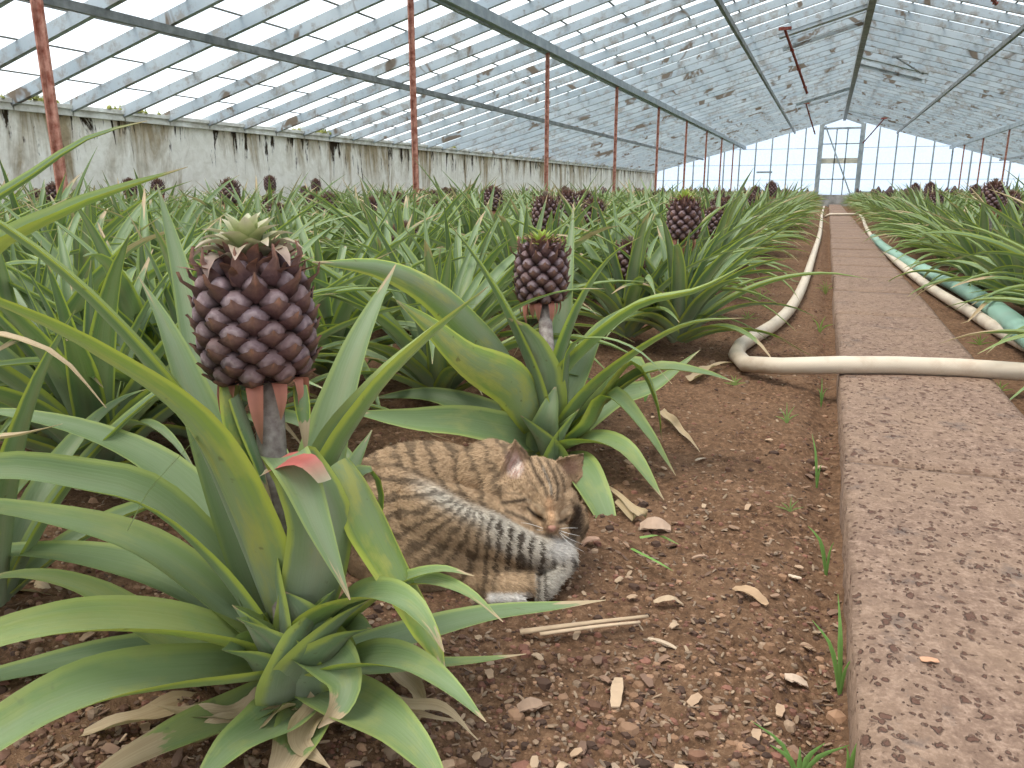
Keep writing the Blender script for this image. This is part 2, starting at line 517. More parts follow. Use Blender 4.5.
def soil():
    xs = np.concatenate([np.arange(-7.2, -2.2, 0.12), np.arange(-2.2, -1.1, 0.02), np.arange(-1.1, 0.12, 0.0065), np.arange(0.12, 0.5, 0.06), np.arange(0.5, 1.4, 0.02), np.arange(1.4, 7.5, 0.12)])
    ys = [-1.2]
    while ys[-1] < 33.2:
        y = ys[-1]
        ys.append(y + (0.06 if y < 0.5 else 0.0065 if y < 1.9 else 0.0065 * (1 + (y - 1.9) * 1.1)))
    ys = np.array(ys)
    X, Y = np.meshgrid(xs, ys)
    Z = soil_h(X, Y)
    nx = len(xs); ny = len(ys)
    i = np.arange(ny - 1)[:, None] * nx + np.arange(nx - 1)[None, :]
    F = np.stack([i, i + 1, i + nx + 1, i + nx], -1).reshape(-1, 4)
    me = bpy.data.meshes.new('floor')
    V = np.stack([X, Y, Z], -1).reshape(-1, 3).astype(np.float32)
    me.vertices.add(len(V)); me.vertices.foreach_set('co', V.ravel())
    me.loops.add(F.size); me.loops.foreach_set('vertex_index', F.ravel().astype(np.int32))
    me.polygons.add(len(F)); me.polygons.foreach_set('loop_start', (np.arange(len(F)) * 4).astype(np.int32))
    me.polygons.foreach_set('loop_total', np.full(len(F), 4, np.int32))
    me.polygons.foreach_set('use_smooth', np.ones(len(F), bool))
    me.update(calc_edges=True)
    me.materials.append(M['soil'])
    o = bpy.data.objects.new('floor', me); col.objects.link(o)
    tag(o, kind='structure')


soil()

# path of stone slabs
PZ = 0.06
mb = MB()
yy = -0.6; k = 0
joints = [-0.6, 0.55, 1.62, 2.24 + 0.0]
cuts = [-0.6, 0.6, 1.66]
while cuts[-1] < 30: cuts.append(cuts[-1] + random.uniform(0.85, 1.1))
cuts[3:] = []
c_ = 1.66
for d in (1.06, 1.04, 0.9, 0.82, 0.8, 0.85, 0.9): c_ += d; cuts.append(c_)
while cuts[-1] < 32.4: cuts.append(cuts[-1] + random.uniform(0.8, 1.0))
for a, b in zip(cuts[:-1], cuts[1:]):
    n = 26; m = 44 if a < 3 else 10
    x0 = 0.083 + random.uniform(-.004, .004); x1 = 0.503 + random.uniform(-.006, .006)
    dz = random.uniform(-.003, .003)
    U = np.linspace(0, 1, n); W_ = np.linspace(0, 1, m)
    V = []; F = []
    for j, wv in enumerate(W_):
        y = a + 0.003 + (b - a - 0.006) * wv
        for i, u in enumerate(U):
            x = x0 + (x1 - x0) * u
            ex = min(u, 1 - u) * (x1 - x0); ey = min(wv, 1 - wv) * (b - a)
            r = 0.007
            z = PZ + dz - (r * max(0, 1 - ex / r) ** 2 * 0.7) - (0.008 * max(0, 1 - ey / 0.012) ** 2 * 0.7)
            if u == 0: x += 0.006 * (float(vnoise(np.array([y * 22.]), np.array([1.5]), 3)[0]) - .5)
            z += 0.005 * (float(fbm(np.array([x * 9]), np.array([y * 9]), 3, 4)[0]) - 0.5)
            V.append((x, y, z))
    for j in range(m - 1):
        for i in range(n - 1): F.append((j * n + i, j * n + i + 1, (j + 1) * n + i + 1, (j + 1) * n + i))
    ring = [j * n for j in range(m)] + [(m - 1) * n + i for i in range(1, n)] + [j * n + n - 1 for j in range(m - 2, -1, -1)] + [i for i in range(n - 2, 0, -1)]
    base = len(V)
    for q in ring: V.append((V[q][0] + (0.004 if V[q][0] < .3 else -.004) * 0, V[q][1], -0.03))
    for t in range(len(ring)):
        t2 = (t + 1) % len(ring)
        F.append((ring[t], base + t, base + t2, ring[t2])[::-1])
    mb.add(V, F)
o = mb.build('floor_path', M['path']); tag(o, kind='structure')
mp = o.data

# long side walls
mb = MB(); box(mb, (XL - 0.22, Y0, -0.05), (XL, YE, ZEL - 0.10)); o = mb.build('wall_left', M['wall'], smooth=False); tag(o, kind='structure')
mb = MB(); box(mb, (XRT, Y0, -0.05), (XRT + 0.22, YE, ZERT - 0.10)); o = mb.build('wall_right', M['wall'], smooth=False); tag(o, kind='structure')
mb = MB(); box(mb, (XL, YE - 0.05, -0.05), (-0.50, YE + 0.15, 0.50)); box(mb, (1.06, YE - 0.05, -0.05), (XRT, YE + 0.15, 0.50)); box(mb, (-0.50, YE - 0.05, -0.05), (1.06, YE + 0.15, 0.42))
o = mb.build('wall_far', M['concrete'], smooth=False); tag(o, kind='structure')
# eave plates: one length of metal per bay
BAY = 0.59
ys = np.arange(Y0 + 0.31, YE, BAY)
plate = MB(); plate_r = MB()
for y in ys:
    for mbx, x, z in ((plate, XL, ZEL), (plate_r, XRT, ZERT)):
        s = 1 if x < 0 else -1
        box(mbx, (min(x - s * 0.2, x + s * 0.05), y + 0.008, z - 0.135), (max(x - s * 0.2, x + s * 0.05), y + BAY - 0.008, z - 0.035))
        box(mbx, (min(x + s * .05, x + s * .075), y + .02, z - .075), (max(x + s * .05, x + s * .075), y + BAY - .02, z - .04))
o = plate.build('trim_1', M['eave'], smooth=False); tag(o, kind='structure')
o = plate_r.build('trim_2', M['eave'], smooth=False); tag(o, kind='structure')

# roof: a ceiling empty with glass, rafters, purlins as parts
roof = empty('ceiling', (XR, 15, ZR)); tag(roof, kind='structure')


def part_of(o, root):
    o.parent = root
    o.matrix_parent_inverse = Matrix.Translation(root.location).inverted()
    return o


RD, RW = 0.10, 0.045
cnt = 0
extra = MB()
for y in ys:
    for s in (-1, 1):
        xe = XL + 0.0 if s < 0 else XRT
        p = (XR - 0.0 * s, y, ZR - RD / 2 - 0.012); q = (xe - 0.15 * (1 if s < 0 else -1), y, roofz(xe) - RD / 2 - 0.012 - (-0.15) * 0 - 0.04)
        if cnt < 100 and y > 0:
            m_ = MB(); beam(m_, p, q, RW, RD)
            part_of(m_.build('rafter', M['rafter'], smooth=False), roof); cnt += 1
        else: beam(extra, p, q, RW, RD)
o = extra.build('rafter', M['rafter'], smooth=False); part_of(o, roof); o['kind'] = 'stuff'
# glass panes (lapped like shingles) and the dirty laps between them
for s in (-1, 1):
    g = MB(); lap = MB()
    xe = XL - 0.1 if s < 0 else XRT + 0.1
    L = abs(xe - XR); npan = 13
    for iy, y in enumerate(ys[:-1]):
        offs = 0.0
        for k in range(npan):
            xa = XR + (xe - XR) * k / npan; xb = XR + (xe - XR) * ((k + 1) / npan + 0.004)
            za = roofz(xa) + 0.002; zb = roofz(xb) + 0.008
            g.add([(xa, y, za), (xb, y, zb), (xb, y + BAY, zb), (xa, y + BAY, za)], [(0, 1, 2, 3)])
            if k: beam(lap, (xa, y, roofz(xa)), (xa, y + BAY, roofz(xa)), 0.022, 0.010)
    part_of(g.build('glass', M['glass'], smooth=False), roof)
    part_of(lap.build('glazing_lap', M['lap'], smooth=False), roof)
for x, wd, hg, mt in ((XR, 0.10, 0.16, 'steel'), (-1.38, 0.045, 0.07, 'steel'), (-3.2, 0.10, 0.10, 'gable_steel'), (-4.8, 0.045, 0.06, 'steel'), (2.18, 0.045, 0.07, 'steel'), (4.0, 0.09, 0.09, 'gable_steel'), (5.6, 0.045, 0.06, 'steel')):
    m_ = MB(); z = roofz(x) - RD - 0.012 - hg / 2 + (0.05 if x == XR else 0)
    beam(m_, (x, Y0, z), (x, YE, z), wd, hg)
    if wd > 0.08 and x != XR:
        beam(m_, (x - 0.03, Y0, z - hg / 2 - 0.006), (x - 0.03, YE, z - hg / 2 - 0.006), 0.035, 0.02)
    part_of(m_.build('ridge_beam' if x == XR else 'purlin', M[mt], smooth=False), roof)
def roof_at(px, py, drop=0.0):
    d = ray(px, py)
    s = SL if px < 858 else -SR
    # z = ZR - drop - SL*(XR-x)
    a = ZR - drop - s * XR - CAM[2]
    t = a / (d[2] - s * d[0])
    return CAM + d * t


# vent frames in the ridge zone
_vf = []
for a_, s_ in (((779, 37), 0), ((796, 105), 0), ((929, 73), 1), ((905, 125), 1)):
    q_ = roof_at(a_[0], a_[1], .14); _vf.append((q_[0], XR, q_[1]) if s_ == 0 else (XR, q_[0], q_[1]))
for x0, x1, y in _vf:
    m_ = MB()
    beam(m_, (x0, y, roofz(x0) - 0.14), (x1, y, roofz(x1) - 0.14), 0.16, 0.05)
    beam(m_, (x0, y + 1.2, roofz(x0) - 0.14), (x1, y + 1.2, roofz(x1) - 0.14), 0.05, 0.05)
    part_of(m_.build('vent_frame', M['rafter'], smooth=False), roof)

# rust-red posts under the big purlins
def post(x, y, label, group, r=0.02, mat='rust'):
    m_ = MB(); zt = roofz(x) - RD - 0.11
    hx = r
    box(m_, (x - hx, y - 0.006, -0.05), (x + hx, y + 0.006, zt)); box(m_, (x - hx, y - hx, -0.05), (x - hx + 0.01, y + hx, zt))
    return tag(m_.build('support_post', M[mat], smooth=False, rebase=True), label, 'post', group)


grp = 'rusty red posts under the left main purlin'
ly = [2.58 + 3.3 * i for i in range(9)]
names = ['thick rusty red angle iron post nearest the camera, at the left edge of the photo',
         'rusty red post second from the left, standing in front of the stained wall',
         'rusty red post third from the left under the main left purlin',
         'thin rusty red post fourth from the left, at the end of the stained wall']
for i, y in enumerate(ly):
    post(-3.2, y, names[i] if i < 4 else 'thin red post far off in the left bed near the white gable', grp, 0.022)
for i, y in enumerate([19.5 - 3.45, 19.5, 22.9, 26.4, 29.8]):
    post(4.0, y, 'thin red post rising from the right pineapple bed near the far gable', 'thin red posts in the right bed', 0.02)


# vent levers hanging under the ridge
def lever(p, q, label, mat='rust_dark', r=0.02):
    m_ = MB(); tube(m_, catmull([p, q], 6), r, 8)
    beam(m_, np.array(p) + [-.09, 0, 0.02], np.array(p) + [.09, 0, 0.02], .05, .04)
    p_, q_ = np.array(p), np.array(q)
    for t in (.3, .6, .9):
        c = p_ + (q_ - p_) * t; beam(m_, c - [.03, 0, 0], c + [.03, 0, 0], .03, .03)
    return tag(m_.build('vent_lever', M[mat], smooth=False, rebase=True), label, 'lever', 'vent levers hanging from the roof')


for (a, b, lab) in (((785, 30), (807, 93), 'long dark red lever hanging from a roof vent left of the ridge'),
                    ((806, 104), (815, 134), 'short dark red lever near the far end, left of the ridge'),
                    ((884, 119), (863, 143), 'short rusty lever hanging right of the ridge above the door')):
    P = roof_at(*a, 0.16); dep = (P - CAM) @ FW
    lever(P, at(b[0], b[1], dep * 1.12), lab)
P = roof_at(897, 58, 0.16); dep = (P - CAM) @ FW
lever(P, at(923, 74, dep * 1.05), 'black bent vent rod under the right roof slope', 'steel', 0.015)
P = roof_at(990, -6, 0.16); dep = (P - CAM) @ FW
lever(P, at(996, 4, dep * 1.05), 'dark red lever end at the top right edge of the photo')

# gable end: glass, glazing bars, door
GB = MB(); gy = YE + 0.05
zb = 0.50


def gz(x): return roofz(x) - 0.02


gl = MB()
for xa, xb in [(XL, -0.40), (1.0, XRT)]:
    n = 12
    xx = np.linspace(xa, xb, n + 1)
    for i in range(n):
        gl.add([(xx[i], gy, zb), (xx[i + 1], gy, zb), (xx[i + 1], gy, gz(xx[i + 1])), (xx[i], gy, gz(xx[i]))], [(0, 1, 2, 3)])
win = empty('window_1', (0.3, gy, zb)); tag(win, kind='structure')
part_of(gl.build('glass', M['gable_glass'], smooth=False), win)
fr = MB()
for x in list(np.arange(-0.98, XL, -0.6)) + list(np.arange(1.6, XRT, 0.62)):
    beam(fr, (x, gy - 0.04, zb), (x, gy - 0.04, gz(x)), 0.05, 0.06, up=(0, 1, 0))
for z in (0.98, 1.55, 2.15):
    xl = max(XL, XR - (ZR - z) / SL); xr = min(XRT, XR + (ZR - z) / SR)
    beam(fr, (xl, gy - 0.02, z), (-0.40, gy - 0.02, z), 0.03, 0.018)
    beam(fr, (1.0, gy - 0.02, z), (xr, gy - 0.02, z), 0.03, 0.018)
part_of(fr.build('window_frame', M['gable_steel'], smooth=False), win)
fr = MB(); beam(fr, (-2.7, gy - .06, 1.28), (-2.1, gy - .06, 1.28), .06, .07)
beam(fr, (XL, gy - .03, zb + .02), (-.4, gy - .03, zb + .02), .08, .06); beam(fr, (1., gy - .03, zb + .02), (XRT, gy - .03, zb + .02), .08, .06)
part_of(fr.build('sill', M['gable_steel'], smooth=False), win)
fr = MB()
beam(fr, (XR, gy - .02, ZR - .04), (XL, gy - .02, ZEL - .04), .06, .08); beam(fr, (XR, gy - .02, ZR - .04), (XRT, gy - .02, ZERT - .04), .06, .08)
part_of(fr.build('verge_bar', M['gable_steel'], smooth=False), win)
dr = empty('door_1', (0.3, YE, 0.42)); tag(dr, kind='structure')
fr = MB()
for x in (-0.42, 1.02): beam(fr, (x, gy - .08, 0.40), (x, gy - .08, 3.02), 0.17, 0.12, up=(0, 1, 0))
beam(fr, (-.42, gy - .08, 3.02), (XR - .02, gy - .08, 3.27), .1, .12); beam(fr, (1.02, gy - .08, 3.02), (XR + .0, gy - .08, 3.27), .1, .12)
beam(fr, (-.42, gy - .08, 2.86), (1.02, gy - .08, 2.86), .08, .07)
part_of(fr.build('door_frame', M['gable_steel'], smooth=False), dr)
fr = MB()
for x in (0.12, 0.50): beam(fr, (x, gy - .05, .42), (x, gy - .05, 2.86), .045, .04, up=(0, 1, 0))
for z in (2.3, 1.0): beam(fr, (-.42, gy - .05, z), (1.02, gy - .05, z), .04, .04)
beam(fr, (-.30, gy - .10, 2.95), (0.80, gy - .10, .45), .07, .05)
part_of(fr.build('glazing_bar', M['gable_steel'], smooth=False), dr)
fr = MB(); box(fr, (-.36, gy - .07, 1.58), (.96, gy - .03, 1.78))
part_of(fr.build('middle_rail', simple('cream_rail', (.40, .38, .32), (.55, .52, .44), 6), smooth=False), dr)
fr = MB(); fr.add([(-.42, gy, .42), (1.02, gy, .42), (1.02, gy, 3.1), (XR, gy, 3.3), (-.42, gy, 3.1)], [(0, 1, 2, 3, 4)])
part_of(fr.build('glass', M['gable_glass'], smooth=False), dr)

# ------------------------------------------------------------------ pineapple plants
def leaf_geo(mb, P, width, side=None, cup=0.28, rnd=0.5, dry=0.0, pale=0.3, twist=0.0, ns=14, nu=7, wave=0.0, basew=1.0, tipp=2.4, wprof=None, snap=None):
    """A channelled sword leaf along the control points P (base to tip)."""
    C = catmull(P, ns)
    T = np.gradient(C, axis=0); T /= np.linalg.norm(T, axis=1)[:, None] + 1e-9
    ch = C[-1] - C[0]
    if side is None:
        hz = np.array([ch[0], ch[1], 0.0])
        if np.linalg.norm(hz) < 1e-4: hz = np.array([1.0, 0, 0])
        hz /= np.linalg.norm(hz)
        side = np.array([-hz[1], hz[0], 0])
        outd = hz
    else:
        side = np.asarray(side, float); side /= np.linalg.norm(side)
        outd = np.cross(side, ZZ)
    V = []; UV = []; Cc = []
    us = np.linspace(-1, 1, nu)
    ph = random.uniform(0, 6)
    for i in range(ns):
        t = i / (ns - 1)
        s = side - T[i] * (side @ T[i]); s /= np.linalg.norm(s) + 1e-9
        a = twist * t
        n = np.cross(T[i], s)
        s, n = s * math.cos(a) + n * math.sin(a), n * math.cos(a) - s * math.sin(a)
        if wprof is not None: wd = width * 0.5 * np.interp(t, *wprof)
        else: wd = width * 0.5 * ((1 - t ** tipp) * (0.86 + 0.14 * math.sin(min(1, t * 1.6) * math.pi)) + (basew - 1) * max(0, 1 - t / 0.18))
        wd = max(wd, 0.0008)
        for u in us:
            # edges rise towards the upper side of the leaf; n faces the upper side
            hgt = cup * wd * (u * u - 0.3) * (1.0 + 0.5 * (1 - t))
            wv = wave * math.sin(t * 14 + ph + (1.5 if u > 0 else 0)) * abs(u) ** 2 * wd
            V.append(C[i] + s * u * wd * (1 - 0.12 * cup) + n * (hgt + wv))
            UV.append(((u + 1) / 2, t)); Cc.append((rnd, dry, pale))
    F = []
    for i in range(ns - 1):
        for k in range(nu - 1):
            F.append((i * nu + k, (i + 1) * nu + k, (i + 1) * nu + k + 1, i * nu + k + 1))
    # make the front side the upper side: cross(T, s) must look up / inwards
    n0 = np.cross(T[ns // 3], side)
    if n0 @ (ZZ - 0.6 * outd) < 0:
        # flip the cup and keep winding towards the upper side
        V = np.array(V); Cn = np.repeat(C, nu, axis=0)
        for i in range(ns):
            s = side - T[i] * (side @ T[i]); s /= np.linalg.norm(s) + 1e-9
            a = twist * i / (ns - 1); n = np.cross(T[i], s); n = n * math.cos(a) - s * math.sin(a)
            for k in range(nu):
                q = i * nu + k; d = (V[q] - C[i]) @ n
                V[q] -= 2 * d * n
        F = [f for f in F]
    else:
        F = [f[::-1] for f in F]
    mb.add(V, F, uv=UV, c=Cc)


def arc_pts(az, L, e0, droop, z0=0.03, r0=0.02, n=7, power=1.3, sag=0.0):
    p = np.array([math.cos(az) * r0, math.sin(az) * r0, z0]); out = [p.copy()]
    for i in range(n):
        t = (i + 0.5) / n
        e = e0 - droop * t ** power
        p = p + np.array([math.cos(az) * math.cos(e), math.sin(az) * math.cos(e), math.sin(e)]) * L / n
        p[2] = max(p[2], 0.012 + 0.01 * t)
        out.append(p.copy())
    return np.array(out)


def foliage(seed, nl=30, ns=10, nu=5, L0=0.60, lean=0.0, W=0.060):
    st = random.getstate(); random.seed(seed)
    mb = MB(); az = random.uniform(0, 6.28)
    for i in range(nl):
        f = i / (nl - 1)                         # 0 inner, upright .. 1 outer, lying
        az += 2.39996
        L = L0 * (0.66 + 0.56 * math.sin(min(1, f * 1.25) * math.pi * 0.72)) * random.uniform(0.85, 1.12)
        e0 = math.radians(82 - 48 * f + random.uniform(-8, 8))
        dr = math.radians(14 + 66 * f ** 0.8 + random.uniform(-14, 20))
        P = arc_pts(az + random.uniform(-.25, .25), L, e0, dr, 0.05 + 0.08 * (1 - f), 0.018 + 0.012 * f)
        q = random.random()
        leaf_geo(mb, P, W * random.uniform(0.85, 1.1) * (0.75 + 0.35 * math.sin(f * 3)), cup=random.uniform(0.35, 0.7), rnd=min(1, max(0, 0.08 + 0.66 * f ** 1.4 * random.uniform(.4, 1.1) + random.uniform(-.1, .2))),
                 dry=0.0 if q < 0.7 else random.uniform(0.03, 0.3) * (0.4 + f), pale=random.uniform(0.1, 0.9), twist=random.uniform(-0.5, 0.5), ns=ns, nu=nu, basew=1.35)
    random.setstate(st)
    return mb


def body_r(t):
    # fruit radius (fraction of half width) for height t
    return math.sqrt(max(0.0, 1 - abs((t - 0.45) / 0.60) ** 2.7)) ** 0.9


def fruit_mesh(rad=0.064, height=0.145, nring=8, per=9, seed=1, na=10, dtop=1.0, hi=True):
    st = random.getstate(); random.seed(seed)
    mb = MB()
    # core
    V = []; F = []; n = 20; m = 12
    for i in range(m + 1):
        t = i / m
        r = rad * 0.86 * max(0.12, body_r(t))
        for k in range(n):
            a = 2 * math.pi * k / n; V.append((r * math.cos(a), r * math.sin(a), t * height))
    for i in range(m):
        for k in range(n): F.append((i * n + k, i * n + (k + 1) % n, (i + 1) * n + (k + 1) % n, (i + 1) * n + k))
    F.append(tuple(range(n))[::-1]); F.append(tuple(m * n + k for k in range(n)))
    mb.add(V, F, c=(0, 0.0, 0.5))
    for ring in range(nring):
        tc = (ring + 0.55) / (nring + 0.15)
        for k in range(per):
            a0 = 2 * math.pi * (k + 0.5 * (ring % 2)) / per + ring * 0.05 + random.uniform(-.03, .03)
            tz = tc + random.uniform(-.006, .006)
            rr = random.random()
            sc = (1.0 if ring < nring - 2 else 0.86) * random.uniform(0.95, 1.06)
            hw = math.pi / per * 0.93 * sc          # half angular width
            hh = 0.98 / nring * sc                  # half height (fraction)
            def surf(u, v, lift):
                tt = min(1.0, max(0.0, tz + v * hh)); r = rad * max(0.16, body_r(tt)) * 0.93
                a = a0 + u * hw
                # outward normal approx
                dr = (body_r(min(1, tt + .02)) - body_r(max(0, tt - .02))) * rad / (0.04 * height)
                nx = 1.0; nz_ = -max(-1.5, min(1.5, dr)); q = math.hypot(nx, nz_)
                return ((r + lift * nx / q) * math.cos(a), (r + lift * nx / q) * math.sin(a), tt * height + lift * nz_ / q)
            V = []; C_ = []; F = []
            rings = (1.0, 0.86, 0.62, 0.34)
            lifts = (-0.003, 0.0045, 0.0085, 0.0098)
            for ri, (q, lf) in enumerate(zip(rings, lifts)):
                for j in range(na):
                    th = 2 * math.pi * j / na
                    cu, cv = math.cos(th), math.sin(th)
                    # rounded rhombus
                    p = (abs(cu) ** 1.5 + abs(cv) ** 1.5) ** (-1 / 1.5)
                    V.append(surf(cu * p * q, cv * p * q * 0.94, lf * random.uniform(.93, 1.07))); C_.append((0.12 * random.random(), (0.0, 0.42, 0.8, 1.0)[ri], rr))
            V.append(surf(0, 0, 0.0095)); C_.append((0.3, 0.85, rr))
            for ri in range(3):
                for j in range(na): F.append((ri * na + j, ri * na + (j + 1) % na, (ri + 1) * na + (j + 1) % na, (ri + 1) * na + j))
            for j in range(na): F.append((3 * na + j, 3 * na + (j + 1) % na, 4 * na))
            mb.add(V, F, c=C_)
            # bract: covers the lower half of the eye, its point standing over the middle
            up = 1.0 if ring < nring - 2 else 1.9
            rows = [(-1.25, 1.12, 0.0005), (-0.86, 0.98, 0.0088), (-0.50, 0.62, 0.0122), (-0.16, 0.22, 0.0136 * up), (0.16 * up, 0.02, 0.0175 * up)]
            V = []; C_ = []; F = []
            nn = 5
            for bi, (vv, wv, lf) in enumerate(rows):
                for j in range(nn):
                    u = (j / (nn - 1) * 2 - 1)
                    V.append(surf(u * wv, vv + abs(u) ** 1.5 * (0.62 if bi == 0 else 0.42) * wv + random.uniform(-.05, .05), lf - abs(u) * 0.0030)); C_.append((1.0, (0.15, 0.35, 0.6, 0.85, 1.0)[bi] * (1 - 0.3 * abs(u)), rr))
            for bi in range(4):
                for j in range(nn - 1): F.append((bi * nn + j, bi * nn + j + 1, (bi + 1) * nn + j + 1, (bi + 1) * nn + j))
            mb.add(V, F, c=C_)
    # long pinkish bracts around the shoulder
    for k in range(46):
        a = k * 2.399; q = k / 45; r = rad * (0.84 - 0.48 * q); z = height * (0.80 + 0.22 * q)
        ln = random.uniform(.7, 1.25)
        P = [(r * math.cos(a), r * math.sin(a), z), (r * 1.10 * math.cos(a), r * 1.10 * math.sin(a), z + 0.013 * ln), (r * (1.32 + .3 * (1 - q)) * math.cos(a + .1), r * (1.32 + .3 * (1 - q)) * math.sin(a + .1), z + 0.024 * ln)]
        strip(mb, P, 0.018 if q > .3 else .012, [(1, .45, .6), (1, .8, .9), (1, 1.1, 1)])
    random.setstate(st)
    return mb


def strip(mb, P, w, cols, n=6, cup=0.35, side=None, prof=None):
    C = catmull(P, n); T = np.gradient(C, axis=0); T /= np.linalg.norm(T, axis=1)[:, None] + 1e-9
    ch = C[-1] - C[0]
    if side is None:
        rad_ = np.array([C[:, 0].mean(), C[:, 1].mean(), 0]); rad_ /= np.linalg.norm(rad_) + 1e-9
        side = np.array([-rad_[1], rad_[0], 0])
    side = np.asarray(side, float)
    V = []; K = []; UV = []
    for i in range(n):
        t = i / (n - 1)
        s = side - T[i] * (side @ T[i]); s /= np.linalg.norm(s) + 1e-9; nrm = np.cross(s, T[i])
        wd = w / 2 * (np.interp(t, *prof) if prof else max(0.04, (1 - t ** 2.2)))
        q = t * (len(cols) - 1); a = int(min(len(cols) - 2, math.floor(q))); fq = q - a
        cc = np.array(cols[a]) * (1 - fq) + np.array(cols[a + 1]) * fq
        for u in (-1, 0, 1):
            V.append(C[i] + s * u * wd - nrm * (cup * wd * abs(u))); K.append(cc * (1.0 if u else 0.85)); UV.append(((u + 1) / 2, t))
    F = []
    for i in range(n - 1):
        for k in range(2): F.append((i * 3 + k, i * 3 + k + 1, (i + 1) * 3 + k + 1, (i + 1) * 3 + k))
    mb.add(V, F, uv=UV, c=K)


def crown_mesh(kind, sc=1.0, seed=3):
    st = random.getstate(); random.seed(seed)
    mb = MB()
    n = 26
    for k in range(n):
        f = k / (n - 1)                # 0 inner
        a = k * 2.399
        e = math.radians(88 - 48 * f + random.uniform(-6, 6))
        L = (0.034 + 0.012 * f + (0.006 if kind == 'open' else 0)) * sc * (1.25 if kind == 'tall' else 1.0)
        r0 = (0.005 + 0.015 * f) * sc
        z0 = 0.018 * (1 - f) * sc
        P = [(r0 * math.cos(a), r0 * math.sin(a), z0)]
        for j in range(3):
            ee = e - ((0.10 if f < .35 else 1.0 * f) + .25) * j / 2 * (1.5 if kind == 'open' else .5)
            P.append((P[-1][0] + math.cos(a) * math.cos(ee) * L / 3, P[-1][1] + math.sin(a) * math.cos(ee) * L / 3, P[-1][2] + math.sin(ee) * L / 3))
        if kind == 'open':
            inner = [(0.25, 0.36, 0.05), (0.36, 0.44, 0.13), (0.60, 0.58, 0.42)]
            outer = [(0.20, 0.24, 0.13), (0.30, 0.22, 0.18), (0.42, 0.28, 0.24)]
        elif kind == 'tall':
            inner = [(0.22, 0.36, 0.06), (0.32, 0.46, 0.06), (0.42, 0.50, 0.10)]
            outer = [(0.25, 0.35, 0.06), (0.36, 0.40, 0.08), (0.45, 0.30, 0.16)]
        else:
            inner = [(0.14, 0.13, 0.08), (0.20, 0.17, 0.12), (0.30, 0.24, 0.19)]
            outer = [(0.13, 0.09, 0.08), (0.22, 0.14, 0.12), (0.32, 0.20, 0.19)]
        cc = [tuple(np.array(p) * (1 - f) + np.array(q) * f) for p, q in zip(inner, outer)]
        strip(mb, P, (0.026 if kind == 'open' else 0.015) * sc, cc, n=6, cup=0.5)
    # central bud
    random.setstate(st)
    return mb


def basal_mesh(seed=2, n=9, L=0.05, rad=0.03, red=True):
    st = random.getstate(); random.seed(seed)
    mb = MB()
    for k in range(n):
        a = 2 * math.pi * k / n + random.uniform(-.2, .2); l = L * random.uniform(0.7, 1.3)
        ro = rad * random.uniform(1.2, 1.7)
        P = [(rad * .5 * math.cos(a), rad * .5 * math.sin(a), 0.006), (ro * math.cos(a), ro * math.sin(a), 0.001), (ro * 1.12 * math.cos(a), ro * 1.12 * math.sin(a), -l * .55), (ro * 0.98 * math.cos(a), ro * .98 * math.sin(a), -l)]
        c = [(0.46, 0.13, 0.10), (0.55, 0.22, 0.16), (0.38, 0.20, 0.13)]
        strip(mb, P, 0.022, c, n=7, cup=0.4)
    random.setstate(st)
    return mb


def stalk_mesh(h, r0=0.017, r1=0.014):
    mb = MB()
    tube(mb, catmull([(0, 0, 0.0), (0.002, 0, h * .5), (0, 0, h)], 8), np.linspace(r0, r1, 8), 10, cap=True)
    return mb


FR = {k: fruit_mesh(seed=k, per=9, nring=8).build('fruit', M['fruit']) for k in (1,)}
FRS = fruit_mesh(seed=5, per=9, nring=8, na=6).build('fruit', M['fruit'])
CR = {k: crown_mesh(k).build('crown', M['attr_leaf']) for k in ('open', 'tall', 'dull')}
BS = basal_mesh(n=11, L=.058).build('bract_collar', M['attr_leaf'])
ST = stalk_mesh(1.0).build('stalk', M['stalk'])
protos = list(FR.values()) + [FRS, BS, ST] + list(CR.values())


def use(me_obj, parent, loc=(0, 0, 0), sc=(1, 1, 1), rz=0.0, name=None):
    c = me_obj.copy(); col.objects.link(c); c.parent = parent; c.location = loc; c.scale = sc; c.rotation_euler = (0, 0, rz)
    if name: c.name = name
    return c


def add_fruit(root, z, hero=False, crown='dull', s=1.0, rz=0.0, off=(0, 0), tilt=(0, 0), csc=1.0, stalk_z=0.05):
    f = use(FR[1] if hero else FRS, root, (off[0], off[1], z), (s, s, s), rz)
    f.rotation_euler = (tilt[0], tilt[1], rz)
    use(CR[crown], f, (0, 0, 0.139), (csc, csc, csc), 0.7)
    use(BS, f, (0, 0, 0.0), (1, 1, 1))
    st_ = use(ST, root, (off[0] * .5, off[1] * .5, stalk_z), (1, 1, max(.05, z - stalk_z + 0.01)))
    return f


# ---- the nearest plants, leaf by leaf
def leaf_part(root, pts, width, name='leaf', **kw):
    mb = MB()
    P = [at(*p) for p in pts]
    o = None
    leaf_geo(mb, P, width * (1.66 if width > .03 else 1.15), ns=kw.pop('ns', 22), nu=9, **kw)
    mb.v = [mb.v[0] - np.array(root.location)]
    o = mb.build(name, M['leaf'], root)
    return o


hx, hy = -0.54, 0.665
hero = empty('pineapple_plant', (hx, hy, 0.0))
tag(hero, 'largest nearest pineapple plant, purple fruit with pale open crown, broad arching leaves beside the cat', 'plant')
H = lambda pts, w_, **k: leaf_part(hero, pts, w_, **{**k, 'cup': k.get('cup', .3) * .7})
b = 0.93
